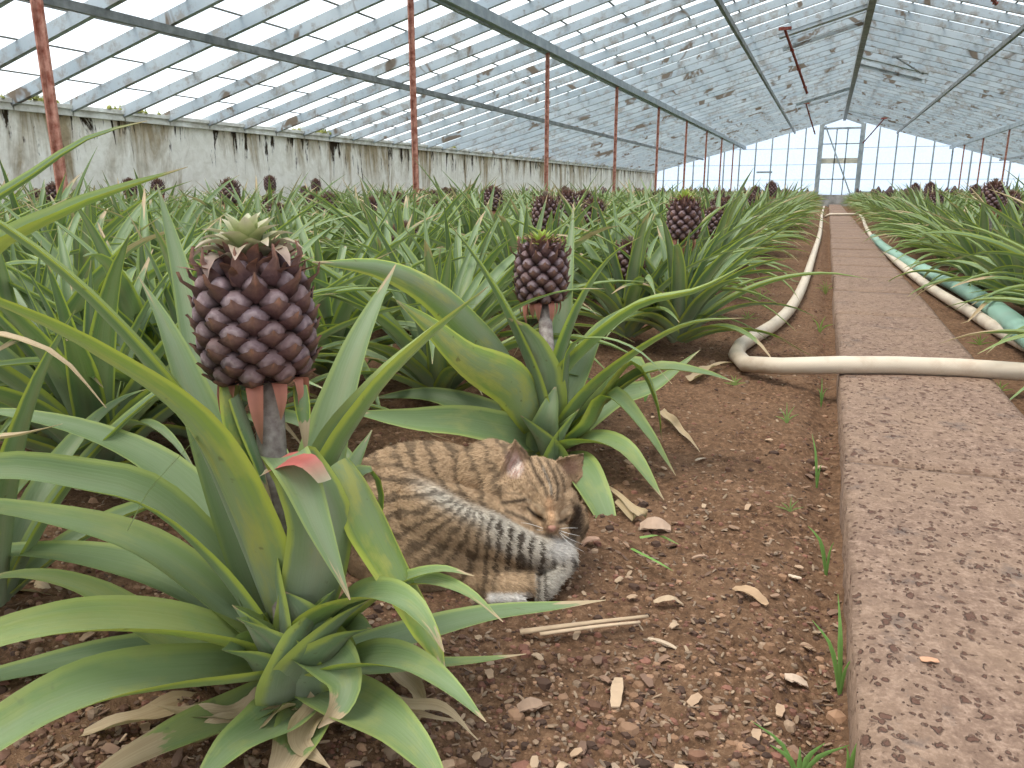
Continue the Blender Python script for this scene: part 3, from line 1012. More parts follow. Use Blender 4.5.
# back upright leaves
H([(268, 600, .96), (240, 500, .98), (205, 380, 1.02), (180, 270, 1.06), (157, 184, 1.08)], .042, rnd=.25, pale=.9, cup=.4)
H([(270, 610, .94), (232, 500, .93), (195, 400, .94), (165, 325, .96), (139, 277, .98)], .052, rnd=.55, pale=1.0, cup=.35, twist=.3)
H([(290, 610, .95), (318, 500, .97), (335, 420, .99), (360, 340, 1.02), (396, 264, 1.06)], .056, rnd=.2, pale=1.0, cup=.45)
H([(300, 610, .93), (322, 480, .90), (372, 395, .89), (425, 340, .90), (489, 286, .93)], .060, rnd=.6, pale=.55, cup=.75, twist=-.35, dry=.02)
# long left arching leaves
H([(275, 620, .92), (236, 520, .86), (190, 420, .80), (110, 320, .74), (20, 240, .69), (-70, 190, .66), (-160, 165, .64)], .060, rnd=.35, pale=.45, cup=.45)
H([(280, 625, .91), (245, 520, .82), (190, 420, .74), (90, 348, .66), (-10, 300, .60), (-90, 275, .56), (-170, 270, .54)], .056, rnd=.85, pale=.35, cup=.5)
H([(270, 640, .93), (215, 560, .92), (150, 500, .90), (80, 480, .87), (0, 470, .82), (-90, 490, .76), (-190, 540, .70)], .058, rnd=.45, pale=.4, cup=.5, twist=-.5)
H([(265, 640, .94), (205, 590, .95), (140, 545, .95), (60, 520, .93), (-40, 505, .9), (-150, 510, .86)], .052, rnd=.75, pale=.3, cup=.4)
H([(262, 645, .96), (190, 590, 1.0), (110, 562, 1.03), (30, 552, 1.05), (-60, 560, 1.03), (-150, 590, 1.0)], .050, rnd=.6, pale=.2, cup=.4)
H([(270, 655, .92), (200, 632, .86), (120, 622, .80), (40, 628, .74), (-50, 655, .68), (-170, 710, .62)], .056, rnd=1.0, pale=.2, cup=.5, twist=-.25)
H([(275, 670, .90), (215, 675, .84), (150, 680, .78), (80, 695, .72), (0, 735, .66), (-80, 800, .61), (-170, 900, .56)], .058, rnd=.7, pale=.5, cup=.6, twist=-.3)
H([(262, 665, .94), (190, 655, .94), (120, 655, .94), (40, 668, .92), (-50, 690, .9), (-140, 730, .86)], .046, rnd=.35, pale=.2, cup=.4)
H([(285, 690, .90), (240, 712, .86), (180, 735, .81), (110, 770, .76), (60, 810, .72)], .045, rnd=.95, pale=.2, cup=.3, dry=.45)
H([(300, 700, .88), (272, 725, .83), (235, 745, .79), (190, 790, .75)], .050, rnd=.6, pale=.3, cup=.4)
H([(312, 700, .88), (300, 735, .83), (285, 765, .80), (262, 810, .77)], .040, rnd=.8, pale=.2, cup=.3, dry=.5)
H([(272, 640, .98), (225, 540, 1.02), (165, 470, 1.06), (90, 432, 1.08), (0, 412, 1.08), (-60, 415, 1.06)], .046, rnd=.5, pale=.3, cup=.4, twist=-.3)
H([(300, 620, .96), (330, 540, 1.0), (352, 470, 1.03), (372, 430, 1.06)], .040, rnd=.35, pale=.8, cup=.4)
H([(262, 670, .92), (170, 640, .92), (90, 590, .93), (20, 575, .92), (-50, 590, .9)], .040, rnd=.95, pale=.2, cup=.4, dry=.12)
H([(300, 660, .885), (296, 625, .86), (282, 590, .845)], .075, rnd=.3, pale=1.0, cup=.8)
H([(312, 670, .885), (345, 635, .85), (372, 628, .835)], .070, rnd=.35, pale=1.0, cup=.8)
H([(278, 680, .885), (250, 655, .85), (222, 650, .83)], .070, rnd=.35, pale=1.0, cup=.8)
# right, low and broken leaves
H([(300, 660, .90), (330, 612, .86), (370, 594, .82), (405, 602, .79), (430, 628, .77), (444, 652, .765)], .052, rnd=.65, pale=.3, cup=.5, dry=.05)
H([(315, 655, .90), (360, 610, .88), (400, 582, .86), (440, 570, .85), (474, 576, .84)], .034, rnd=.75, pale=.3, cup=.5, dry=.04)
H([(320, 650, .92), (370, 600, .90), (420, 581, .86), (465, 592, .83), (503, 622, .81)], .032, rnd=.85, pale=.2, cup=.5, dry=.08)
H([(320, 675, .88), (365, 660, .83), (410, 664, .79), (450, 688, .76), (486, 722, .74)], .040, rnd=.6, pale=.35, cup=.55, dry=.02)
H([(320, 690, .87), (355, 705, .82), (395, 728, .78), (430, 765, .75), (450, 800, .73)], .046, rnd=.75, pale=.3, cup=.35, twist=.2)
H([(315, 670, .92), (360, 650, .94), (420, 632, .95), (490, 614, .96), (560, 606, .97), (606, 600, .98)], .038, rnd=.5, pale=.3, cup=.25, dry=.16)
H([(330, 670, .90), (380, 668, .90), (430, 664, .90), (480, 660, .90), (526, 654, .90)], .028, rnd=.8, pale=.1, cup=.25, dry=.1)
H([(298, 660, .88), (325, 660, .84), (345, 680, .81), (340, 705, .795), (318, 728, .79)], .044, rnd=.6, pale=.6, cup=.6, dry=.2, twist=.4)
# inner sheathing leaves and the two folded ones in front of the stalk
H([(292, 640, .90), (288, 590, .88), (276, 530, .86), (268, 482, .855)], .060, rnd=.25, pale=1.0, cup=.8, tipp=3.2)
H([(302, 640, .90), (318, 580, .86), (322, 520, .82), (300, 470, .80), (285, 455, .79), (300, 480, .775), (320, 530, .765), (350, 600, .76)], .052, rnd=.45, pale=.9, cup=.3, dry=.03)
H([(310, 640, .92), (325, 560, .92), (340, 500, .92), (368, 470, .93), (380, 500, .935), (372, 545, .93)], .040, rnd=.7, pale=.3, cup=.4)
H([(445, 672, .80), (425, 625, .84), (398, 575, .86), (372, 525, .86), (350, 480, .85), (338, 462, .85)][::-1], .036, rnd=.8, pale=.2, cup=.5, wprof=([0, .3, .8, 1], [.7, 1, .6, .05]))
H([(282, 665, .89), (262, 640, .86), (248, 622, .85), (232, 605, .84)], .060, rnd=.3, pale=1.0, cup=.8)
H([(300, 675, .88), (322, 640, .855), (345, 615, .845), (372, 598, .84)], .060, rnd=.3, pale=1.0, cup=.8)
H([(298, 640, .92), (306, 590, .91), (325, 545, .91), (340, 500, .92)], .046, rnd=.2, pale=1.0, cup=.6)
H([(296, 690, .89), (285, 655, .855), (262, 632, .84), (236, 618, .82)], .058, rnd=.35, pale=1.0, cup=.8)
H([(292, 690, .885), (300, 650, .85), (312, 620, .85), (335, 590, .84)], .056, rnd=.35, pale=1.0, cup=.8)
# loose grass-like thin leaf crossing on the left
H([(128, 530, .78), (150, 490, .76), (190, 445, .75), (215, 415, .76)], .010, rnd=.4, pale=.9, cup=.1, wprof=([0, 1], [.6, 1]))
mb = MB()
for a, c in (((262, 640, .93), (236, 760, .90)), ((280, 650, .93), (330, 750, .88))): pass
mb = MB()
strip(mb, catmull([at(262, 474, .80), at(284, 462, .785), at(306, 462, .775), at(324, 482, .77)], 8) - np.array([hx, hy, 0]), .034, [(.42, .40, .26), (.50, .14, .12), (.46, .12, .10), (.40, .36, .24)], n=10, side=tuple(FW * .9 + UPV * .3), cup=.1, prof=([0, .3, .8, 1], [.35, 1, 1, .8]))
o = mb.build('leaf', M['attr_leaf'], hero); o['label'] = 'pink scorched fold of a leaf'
# dry brown sheath scraps round the base
for pts, wd in (([(330, 665, .90), (380, 700, .86), (440, 708, .83), (478, 740, .81)], .028), ([(290, 700, .87), (240, 722, .84), (170, 745, .82)], .034), ([(275, 705, .87), (215, 715, .85), (150, 705, .85)], .03), ([(322, 700, .86), (300, 740, .82), (330, 768, .80)], .03), ([(260, 700, .90), (180, 742, .89), (90, 775, .88)], .016),
                ([(300, 705, .87), (330, 715, .85), (352, 702, .86)], .03), ([(340, 695, .88), (400, 712, .85), (465, 722, .83)], .02)):
    H(pts, wd, name='dry_leaf', rnd=.5, dry=1.2, cup=.5, wave=.3)
hf = empty('tmp'); bpy.data.objects.remove(hf)
fp = at(262, 374, .86)
fr_ = use(FR[1], hero, tuple(fp - np.array([hx, hy, 0])), (1.0, 1.0, 0.98), 0.3)
fr_.rotation_euler = (0.0, -0.03, 0.3)
fr_.scale = (0.93, 0.93, 0.88)
use(CR['open'], fr_, (0, 0, 0.140), (1.15, 1.15, 1.1), 0.9)
use(BS, fr_, (0, 0, 0.0), (1, 1, 1.1), 0.4)
sm = MB(); sp_ = [at(292, 640, .90), at(284, 560, .88), at(274, 480, .865), at(268, 375, .862)]
tube(sm, catmull(sp_, 12) - np.array([hx, hy, 0]), np.linspace(.019, .0155, 12), 14); sm.build('stalk', M['stalk'], hero)
H([(276, 520, .85), (262, 470, .84), (245, 420, .83), (236, 395, .82)][::-1], .024, name='stalk_leaf', rnd=.3, pale=.3, cup=.4, dry=.35)
H([(232, 385, .835), (236, 420, .83), (247, 460, .835), (258, 500, .85)], .026, name='stalk_leaf', rnd=.8, pale=.2, cup=.5, dry=.25)
H([(300, 385, .86), (304, 420, .85), (306, 455, .85)], .016, name='stalk_leaf', rnd=.6, pale=.2, cup=.4, dry=.5)

# ---- second plant, behind the cat
p2 = empty('pineapple_plant', (-0.57, 1.60, 0.0))
tag(p2, 'second pineapple plant, growing right behind the sleeping cat, dark fruit with small yellowish crown', 'plant')
Q = lambda pts, w_, **k: leaf_part(p2, pts, w_, ns=18, **{**k, 'cup': k.get('cup', .3) * .75})
Q([(548, 440, 1.80), (558, 370, 1.78), (580, 305, 1.75), (610, 258, 1.70), (642, 236, 1.64)], .055, rnd=.3, pale=.5, cup=.6)
Q([(545, 430, 1.88), (560, 340, 2.00), (568, 270, 2.07), (574, 202, 2.14)], .040, rnd=.3, pale=1., cup=.5)
Q([(535, 440, 1.78), (540, 380, 1.72), (525, 335, 1.68), (508, 318, 1.66)], .075, rnd=.2, pale=1., cup=.7, tipp=5)
Q([(548, 440, 1.76), (535, 380, 1.72), (505, 310, 1.68), (475, 258, 1.66), (448, 222, 1.64)], .056, rnd=.3, pale=.6, cup=.6)
Q([(530, 430, 1.78), (508, 370, 1.72), (470, 325, 1.62), (430, 290, 1.50), (380, 268, 1.40), (312, 262, 1.30)], .070, rnd=.6, pale=.5, cup=.5, side=tuple(RT * .3 + UPV * .75 + FW * .5))
Q([(538, 420, 1.74), (515, 385, 1.64), (470, 360, 1.54), (430, 325, 1.48), (396, 300, 1.44)], .068, rnd=.85, pale=.35, cup=.3, side=tuple(RT * .5 + UPV * .75 + FW * .3))
Q([(540, 440, 1.80), (510, 432, 1.66), (460, 422, 1.52), (410, 420, 1.42), (350, 412, 1.34)], .052, rnd=.62, pale=.1, cup=.3, side=tuple(UPV * .75 + FW * .6), tipp=4)
Q([(545, 435, 1.78), (560, 380, 1.74), (590, 345, 1.68), (640, 306, 1.62), (700, 290, 1.56), (760, 256, 1.56)], .058, rnd=.45, pale=.4, cup=.6)
Q([(555, 440, 1.78), (590, 392, 1.70), (640, 350, 1.62), (690, 324, 1.57), (744, 318, 1.54)], .056, rnd=.6, pale=.4, cup=.5, dry=.05)
Q([(556, 442, 1.80), (600, 405, 1.76), (650, 370, 1.72), (700, 372, 1.68), (735, 382, 1.66)], .052, rnd=.6, pale=.3, cup=.5, twist=.3)
Q([(565, 432, 1.76), (570, 352, 1.66), (600, 338, 1.58), (640, 352, 1.54), (672, 384, 1.52)], .022, rnd=.4, pale=.5, cup=.4)
Q([(560, 450, 1.78), (600, 400, 1.76), (632, 362, 1.74), (655, 400, 1.72), (662, 442, 1.74)], .085, rnd=.75, pale=.1, cup=.35, dry=.05)
Q([(555, 452, 1.76), (590, 425, 1.70), (610, 395, 1.66), (645, 430, 1.62), (676, 476, 1.62)], .060, rnd=.7, pale=.2, cup=.4)
Q([(550, 455, 1.74), (585, 440, 1.66), (625, 450, 1.58), (664, 500, 1.53)], .062, rnd=.8, pale=.3, cup=.4, dry=.02)
Q([(548, 460, 1.74), (570, 462, 1.62), (592, 490, 1.52), (618, 548, 1.43)], .060, rnd=.6, pale=.25, cup=.4, tipp=4)
Q([(545, 445, 1.80), (520, 400, 1.85), (490, 360, 1.90), (455, 335, 1.95), (410, 330, 2.0)], .055, rnd=.4, pale=.3, cup=.5)
Q([(550, 440, 1.84), (575, 380, 1.95), (600, 330, 2.05), (640, 300, 2.15)], .055, rnd=.4, pale=.4, cup=.5)
Q([(540, 445, 1.84), (490, 415, 1.90), (430, 395, 1.96), (370, 398, 2.0)], .05, rnd=.35, pale=.3, cup=.4, side=tuple(UPV * .75 + FW * .6))
Q([(560, 440, 1.84), (610, 400, 1.92), (655, 385, 1.95), (700, 350, 1.95)], .05, rnd=.55, pale=.3, cup=.4, side=tuple(-UPV * .75 - FW * .6))
Q([(550, 462, 1.72), (540, 440, 1.68), (520, 415, 1.66)], .07, rnd=.3, pale=1, cup=.7)
Q([(552, 465, 1.72), (562, 435, 1.68), (580, 408, 1.68)], .065, rnd=.3, pale=1, cup=.7)
Q([(548, 460, 1.72), (550, 420, 1.68), (556, 385, 1.70)], .06, rnd=.3, pale=1, cup=.7)
fp = at(541, 300, 1.93)
f2 = use(FR[1], p2, tuple(fp - np.array([-.57, 1.60, 0])), (.98, .98, .96), 1.1)
use(CR['tall'], f2, (0, 0, .137), (1, 1, .75), .2); use(BS, f2, (0, 0, 0), (1, 1, .9))
sm = MB(); tube(sm, catmull([at(548, 440, 1.80), at(548, 370, 1.86), at(544, 300, 1.93)], 8) - np.array([-.57, 1.6, 0]), np.linspace(.022, .016, 8), 12); sm.build('stalk', M['stalk'], p2)

# ---- plant off to the left, reaching in with long leaves
p3 = empty('pineapple_plant', (-1.02, 0.62, 0.0))
tag(p3, 'pineapple plant cut off by the left edge, two long leaves arching across the near post', 'plant')
Q3 = lambda pts, w_, **k: leaf_part(p3, pts, w_, ns=20, **k)
Q3([(-190, 520, .98), (-130, 380, .92), (-50, 240, .90), (30, 178, .90), (90, 138, .92), (147, 121, .95)], .034, rnd=.15, pale=.3, cup=.6, twist=.6)
Q3([(-180, 540, 1.0), (-100, 400, 1.0), (-20, 265, 1.0), (60, 215, 1.02), (120, 190, 1.06), (188, 167, 1.12)], .044, rnd=.8, pale=.4, cup=.8, twist=.4)
Q3([(-170, 540, .95), (-100, 420, .88), (-40, 340, .84), (20, 340, .82), (65, 362, .82), (106, 408, .82)], .030, rnd=.5, pale=1., cup=.4, dry=.35)
Q3([(-170, 560, .9), (-100, 480, .82), (-30, 445, .74), (20, 435, .70), (62, 424, .68)], .032, rnd=.5, pale=.8, cup=.4, dry=.25)
for k in range(12):
    az = k * 2.4; mbx = MB()
    P = arc_pts(az, .48, math.radians(75 - 4 * k), math.radians(30 + 5 * k), .05)
    if P[-1][0] > .25 and k > 3: continue
    leaf_geo(mbx, P, .05, ns=14, rnd=random.random() * .8, pale=random.random(), cup=.5); mbx.build('leaf', M['leaf'], p3)

# ---- the beds of further plants
VARN = 6
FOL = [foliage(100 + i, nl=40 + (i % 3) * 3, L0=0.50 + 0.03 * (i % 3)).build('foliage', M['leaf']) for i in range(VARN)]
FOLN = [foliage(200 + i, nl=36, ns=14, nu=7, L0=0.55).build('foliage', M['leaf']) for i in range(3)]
protos += FOL + FOLN
placed = [(hx, hy), (-.57, 1.6), (-1.02, .62)]


def plant(x, y, label, group, z=None, hero_=False, crown='dull', fs=1.0, near=False, hs=1.0, off=(0, 0)):
    z0 = float(soil_h(np.array([x]), np.array([y]))[0]) - .01
    r = empty('pineapple_plant', (x, y, z0), 0)
    tag(r, label, 'plant', group)
    src = random.choice(FOLN if near else FOL)
    f = use(src, r, (0, 0, 0), (hs, hs, hs * random.uniform(.94, 1.08)), random.uniform(0, 6.28))
    if z is not None:
        add_fruit(r, z - z0 - 0.072 * fs, False, crown, fs, random.uniform(0, 6), csc=random.uniform(.8, 1.1), off=off)
    placed.append((x, y))
    return r


spec = [ # px, py, px width, crown, label
    (629, 263, 34, 'dull', 'pineapple plant with blue-grey fruit low among leaves, just right of the second plant'),
    (684, 220, 35, 'tall', 'pineapple plant at the bed edge, brown fruit with bright yellow-green crown'),
    (713, 223, 23, 'dull', 'pineapple plant with dark fruit just right of the yellow-crowned one'),
    (406, 243, 29, 'dull', 'pineapple plant with reddish fruit in the middle of the left bed'),
    (493, 200, 20, 'dull', 'pineapple plant with lone dark fruit standing high below the stained wall, middle of bed'),
    (360, 236, 18, 'dull', 'pineapple plant with small mauve fruit low among leaves, right of the nearest fruit'),
    (90, 236, 23, 'dull', 'pineapple plant with middle one of three fruits low at the left, below the folded leaf'),
    (56, 243, 21, 'dull', 'pineapple plant with leftmost of three low fruits near the left edge'),
    (125, 227, 17, 'dull', 'pineapple plant with right one of three low fruits near the left edge'),
    (57, 188, 13, 'dull', 'pineapple plant with small dark fruit beside the nearest red post'),
    (150, 188, 13, 'dull', 'pineapple plant with small dark fruit near the wall, right of the nearest post'),
    (329, 205, 17, 'dull', 'pineapple plant with dark fruit above and right of the nearest pineapple crown'),
    (398, 203, 16, 'dull', 'pineapple plant with dark fruit beside the second red post'),
    (439, 210, 15, 'dull', 'pineapple plant with dark fruit just right of the second red post'),
    (567, 205, 22, 'dull', 'pineapple plant with mauve fruit behind the second plant, toward the third post'),
    (230, 193, 20, 'dull', 'pineapple plant with two-toned fruit showing over the nearest crown'),
    (270, 184, 12, 'dull', 'pineapple plant with small fruit close to the stained wall, left of centre'),
    (316, 186, 10, 'dull', 'pineapple plant with tiny crowned fruit against the stained wall'),
    (993, 197, 23, 'dull', 'pineapple plant in the right bed with the largest dark fruit, near the right edge'),
    (1010, 204, 19, 'dull', 'pineapple plant in the right bed, fruit half behind the largest one at the edge'),
    (728, 207, 15, 'dull', 'pineapple plant at the bed edge, third fruit right of the yellow crown'),
    (750, 203, 13, 'dull', 'pineapple plant at the bed edge, fourth fruit right of the yellow crown'),
    (771, 190, 12, 'dull', 'pineapple plant with tall fruit at the far bed edge, left of the gable door'),
    (755, 194, 11, 'dull', 'pineapple plant with fruit just left of the tall far one at the bed edge'),
    (930, 190, 11, 'dull', 'pineapple plant in the right bed with small mauve fruit, left of the largest one'),
    (975, 193, 12, 'dull', 'pineapple plant in the right bed with fruit directly left of the largest one'),
    (915, 190, 9, 'dull', 'pineapple plant in the right bed with the leftmost small mauve fruit'),
]
for px, py, wpx, cr, lab in spec:
    dep = FPX * 0.128 / wpx
    P = at(px, py, dep)
    P[0] = max(P[0], -6.1)
    plant(float(P[0]), float(P[1]), lab, 'pineapple plants with fruit in the beds', z=float(P[2]), crown=cr, fs=.9, near=dep < 5, hs=1.0 if dep > 3 else .95)
for px_, py_, lab_ in ((440, 418, 'leafy pineapple plant hidden behind the cat back, left of the second plant'),
                       (215, 470, 'leafy pineapple plant directly behind the largest nearest one'),
                       (40, 470, 'leafy pineapple plant at the left behind the folded long leaf'),
                       (160, 452, 'leafy pineapple plant at the left, right behind the widest arching leaves'),
                       (105, 505, 'low leafy pineapple plant at the left between the nearest one and the edge'),
                       (330, 395, 'leafy pineapple plant in the second row, right of the nearest fruit')):
    P = gnd(px_, py_); plant(float(P[0]), float(P[1]), lab_, None, near=True, hs=.92)
# near right edge plant of the right bed
plant(1.02, 3.75, 'broad grey-green pineapple plant at the right edge of the photo beside the green hose', None, near=True, hs=1.05)

cand = []
xi = [-0.62 - 0.50 * i for i in range(12)]
for i, x in enumerate(xi):
    y = 0.9 + (0.27 if i % 2 else 0)
    while y < 32.5:
        cand.append((x + random.uniform(-.05, .05), y + random.uniform(-.07, .07), -1)); y += 0.56
xi = [0.98 + 0.50 * i for i in range(12)]
for i, x in enumerate(xi):
    y = 1.0 + (0.27 if i % 2 else 0)
    while y < 32.5:
        cand.append((x + random.uniform(-.05, .05), y + random.uniform(-.07, .07), 1)); y += 0.56
catc = (-0.47, 1.02)
good = []
for x, y, s in cand:
    px, py, d = proj((x, y, 0.3))
    if d < 0.3: continue
    if px < -60 - 350 / d or px > 1084 + 350 / d: continue
    mind = min((x - a) ** 2 + (y - b_) ** 2 for a, b_ in placed) ** .5
    if mind < 0.36: continue
    if s < 0 and y < 1.95 and x > -.9: continue
    if x < -6.05 or x > 6.6 or y > 32.2: continue
    if math.hypot(x - catc[0], y - catc[1]) < .42: continue
    if abs(x + 3.2) < .12 and any(abs(y - q) < .12 for q in ly): x += .2
    good.append((d, x, y, s))
good.sort()
print('plants', len(good) + len(placed))
NIND = 300 - len(placed)
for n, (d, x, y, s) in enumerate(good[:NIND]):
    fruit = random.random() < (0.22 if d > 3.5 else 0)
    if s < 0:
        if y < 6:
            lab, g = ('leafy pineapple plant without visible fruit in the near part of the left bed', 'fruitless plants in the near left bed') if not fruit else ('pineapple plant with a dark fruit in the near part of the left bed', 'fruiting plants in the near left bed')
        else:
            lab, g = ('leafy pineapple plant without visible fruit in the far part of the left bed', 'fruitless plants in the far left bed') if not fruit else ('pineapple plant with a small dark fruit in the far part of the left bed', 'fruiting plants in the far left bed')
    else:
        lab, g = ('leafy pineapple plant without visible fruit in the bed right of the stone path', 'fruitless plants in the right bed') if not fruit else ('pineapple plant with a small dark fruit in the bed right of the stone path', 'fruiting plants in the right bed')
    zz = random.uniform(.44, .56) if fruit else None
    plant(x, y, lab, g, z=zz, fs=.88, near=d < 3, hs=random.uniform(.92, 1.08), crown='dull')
# everything beyond, as one mass of low-detail plants
lod = []
for sd_ in range(4):
    m_ = foliage(300 + sd_, nl=28, ns=6, nu=3, L0=.51)
    lod.append((np.concatenate(m_.v), m_.f, np.concatenate(m_.uv), np.concatenate(m_.c)))
far = MB(); farf = MB()
for d, x, y, s in good[NIND:]:
    v, f, uv, c = random.choice(lod); a = random.uniform(0, 6.28); sc_ = random.uniform(.92, 1.08)
    R_ = np.array([[math.cos(a), -math.sin(a), 0], [math.sin(a), math.cos(a), 0], [0, 0, 1]])
    far.add(v @ R_.T * sc_ + [x, y, .01], f, uv, c)
    if random.random() < .2:
        z = random.uniform(.42, .56)
        tube(farf, [(x, y, z - .06), (x, y, z - .03), (x, y, z + .03), (x, y, z + .07), (x, y, z + .12)], [.03, .06, .062, .04, .012], 8, c=(0, .45, .5))
far.mi = [0] * len(far.f)
nf = len(farf.f)
if farf.n:
    far.add(np.concatenate(farf.v), farf.f, np.concatenate(farf.uv), np.concatenate(farf.c), mi=1)
o = far.build('distant_pineapple_plants', [M['leaf'], M['fruit']])
tag(o, 'mass of distant pineapple plants filling both beds in front of the white gable', 'plants', kind='stuff')
for o in protos: bpy.data.objects.remove(o)

# ------------------------------------------------------------------ the sleeping cat
CC = at(465, 530, 1.24)
LU, LV, LW = RT, UPV, FW                      # the cat's own right / up / depth directions
MPX = 1.22 / FPX


def K(px, py, d):
    """A point of the cat: u, v in units of 1.58 mm from its middle, w in metres of depth."""
    return at(px, py, d)


def cat_uv(P):
    q = np.asarray(P) - CAM
    w_ = q @ FW
    return 512 + FPX * (q @ RT) / w_, 384 - FPX * (q @ UPV) / w_


def sdf_obj():
    import bmesh
    bm = bmesh.new()

    def ell(px, py, d, ru, rv, rw, rot=0.0):
        c = K(px, py, d)
        geom = bmesh.ops.create_icosphere(bm, subdivisions=4, radius=1.0)
        ca, sa = math.cos(rot), math.sin(rot)
        A = RT * ca + UPV * sa; B = -RT * sa + UPV * ca
        s_ = d / FPX
        for v in geom['verts']:
            x, y, z = v.co
            p = c + A * x * ru * s_ + B * y * rv * s_ + FW * z * rw
            v.co = p

    def caps(pts):
        P = np.array([list(K(*p[:3])) + [p[3] * p[2] / FPX] for p in pts])
        C = catmull(P, 30)
        for q in C:
            geom = bmesh.ops.create_icosphere(bm, subdivisions=3, radius=float(q[3]))
            for v in geom['verts']: v.co = v.co + Vector(q[:3])

    ell(424, 494, 1.34, 80, 53, .085, 0.03)          # back and ribs
    ell(492, 474, 1.30, 36, 35, .062)                # shoulder
    ell(418, 545, 1.25, 74, 64, .085, 0.1)           # haunch
    ell(400, 524, 1.29, 60, 60, .085); ell(448, 545, 1.235, 64, 52, .066, -.2); ell(498, 558, 1.215, 42, 33, .05, -.15)
    ell(478, 568, 1.24, 52, 36, .055)                # belly / thigh
    caps([(425, 518, 1.23, 40), (465, 524, 1.215, 36), (505, 536, 1.20, 31), (535, 548, 1.19, 24), (560, 555, 1.185, 17)])   # hind leg under the chin
    ell(536, 488, 1.245, 35, 31, .050)               # skull
    ell(520, 503, 1.225, 21, 19, .034)               # cheeks
    ell(561, 503, 1.235, 17, 18, .034)
    ell(548, 503, 1.205, 15, 20, .034, -0.2)         # brow to nose
    ell(551, 522, 1.182, 9, 12, .026, -.15)            # nose bridge
    ell(545, 531, 1.190, 10, 8, .018); ell(561, 531, 1.192, 9, 8, .018)   # whisker pads
    ell(552, 541, 1.195, 12, 8, .02)                 # chin
    ell(534, 512, 1.200, 10, 7, .012, -.5); ell(564, 516, 1.207, 8, 6.5, .012, .4)   # eyelids
    ell(505, 490, 1.26, 26, 26, .05)
    caps([(572, 540, 1.24, 9), (579, 525, 1.245, 10), (578, 512, 1.245, 9)])      # fore paw beyond the face
    caps([(478, 580, 1.20, 20), (505, 585, 1.175, 17), (528, 584, 1.165, 13)])    # fore leg
    ell(505, 597, 1.160, 18, 7, .022)                # pale paw
    for k in range(4): ell(491 + 9 * k, 599, 1.150 - .002 * k, 6, 5, .012)
    caps([(566, 562, 1.185, 11), (556, 574, 1.17, 10), (547, 586, 1.16, 10), (541, 597, 1.155, 7)])   # tail tip

    def ear(b0, b1, tip, d, bulge, lean):
        B0 = K(*b0, d); B1 = K(*b1, d + lean); T_ = K(*tip, d - .004)
        n = 10; m = 9; th = .0034
        nrm = np.cross(B1 - B0, T_ - B0); nrm /= np.linalg.norm(nrm)
        if nrm @ FW < 0: nrm = -nrm              # away from the viewer side
        grid = {}
        for side in (0, 1):
            for i in range(n):
                s = i / (n - 1)
                for j in range(m):
                    t = j / (m - 1) * 2 - 1
                    c = (B0 + B1) / 2 * (1 - s) + T_ * s
                    hw = (B1 - B0) / 2 * ((1 - s ** 1.6) * (1 + .18 * math.sin(s * 3.1))) + (B1 - B0) / 2 * .04
                    p = c + hw * t + nrm * (bulge * (1 - t * t) * (1 - s * .75)) + nrm * th * side
                    grid[side, i, j] = bm.verts.new(p)
        for i in range(n - 1):
            for j in range(m - 1):
                a = [grid[0, i, j], grid[0, i, j + 1], grid[0, i + 1, j + 1], grid[0, i + 1, j]]
                bm.faces.new(a); bm.faces.new([grid[1, i, j + 1], grid[1, i, j], grid[1, i + 1, j], grid[1, i + 1, j + 1]])
            for j in (0, m - 1):
                q = [grid[0, i, j], grid[0, i + 1, j], grid[1, i + 1, j], grid[1, i, j]]
                bm.faces.new(q if j == 0 else q[::-1])
        for i in (0, n - 1):
            for j in range(m - 1):
                q = [grid[0, i, j], grid[1, i, j], grid[1, i, j + 1], grid[0, i, j + 1]]
                bm.faces.new(q if i == 0 else q[::-1])
        bmesh.ops.recalc_face_normals(bm, faces=bm.faces)
    ear((500, 485), (533, 474), (515, 440), 1.222, .014, .004)
    ear((551, 467), (575, 485), (584, 454), 1.238, .012, .010)
    me = bpy.data.meshes.new('tabby_cat'); bm.to_mesh(me); bm.free()
    return me


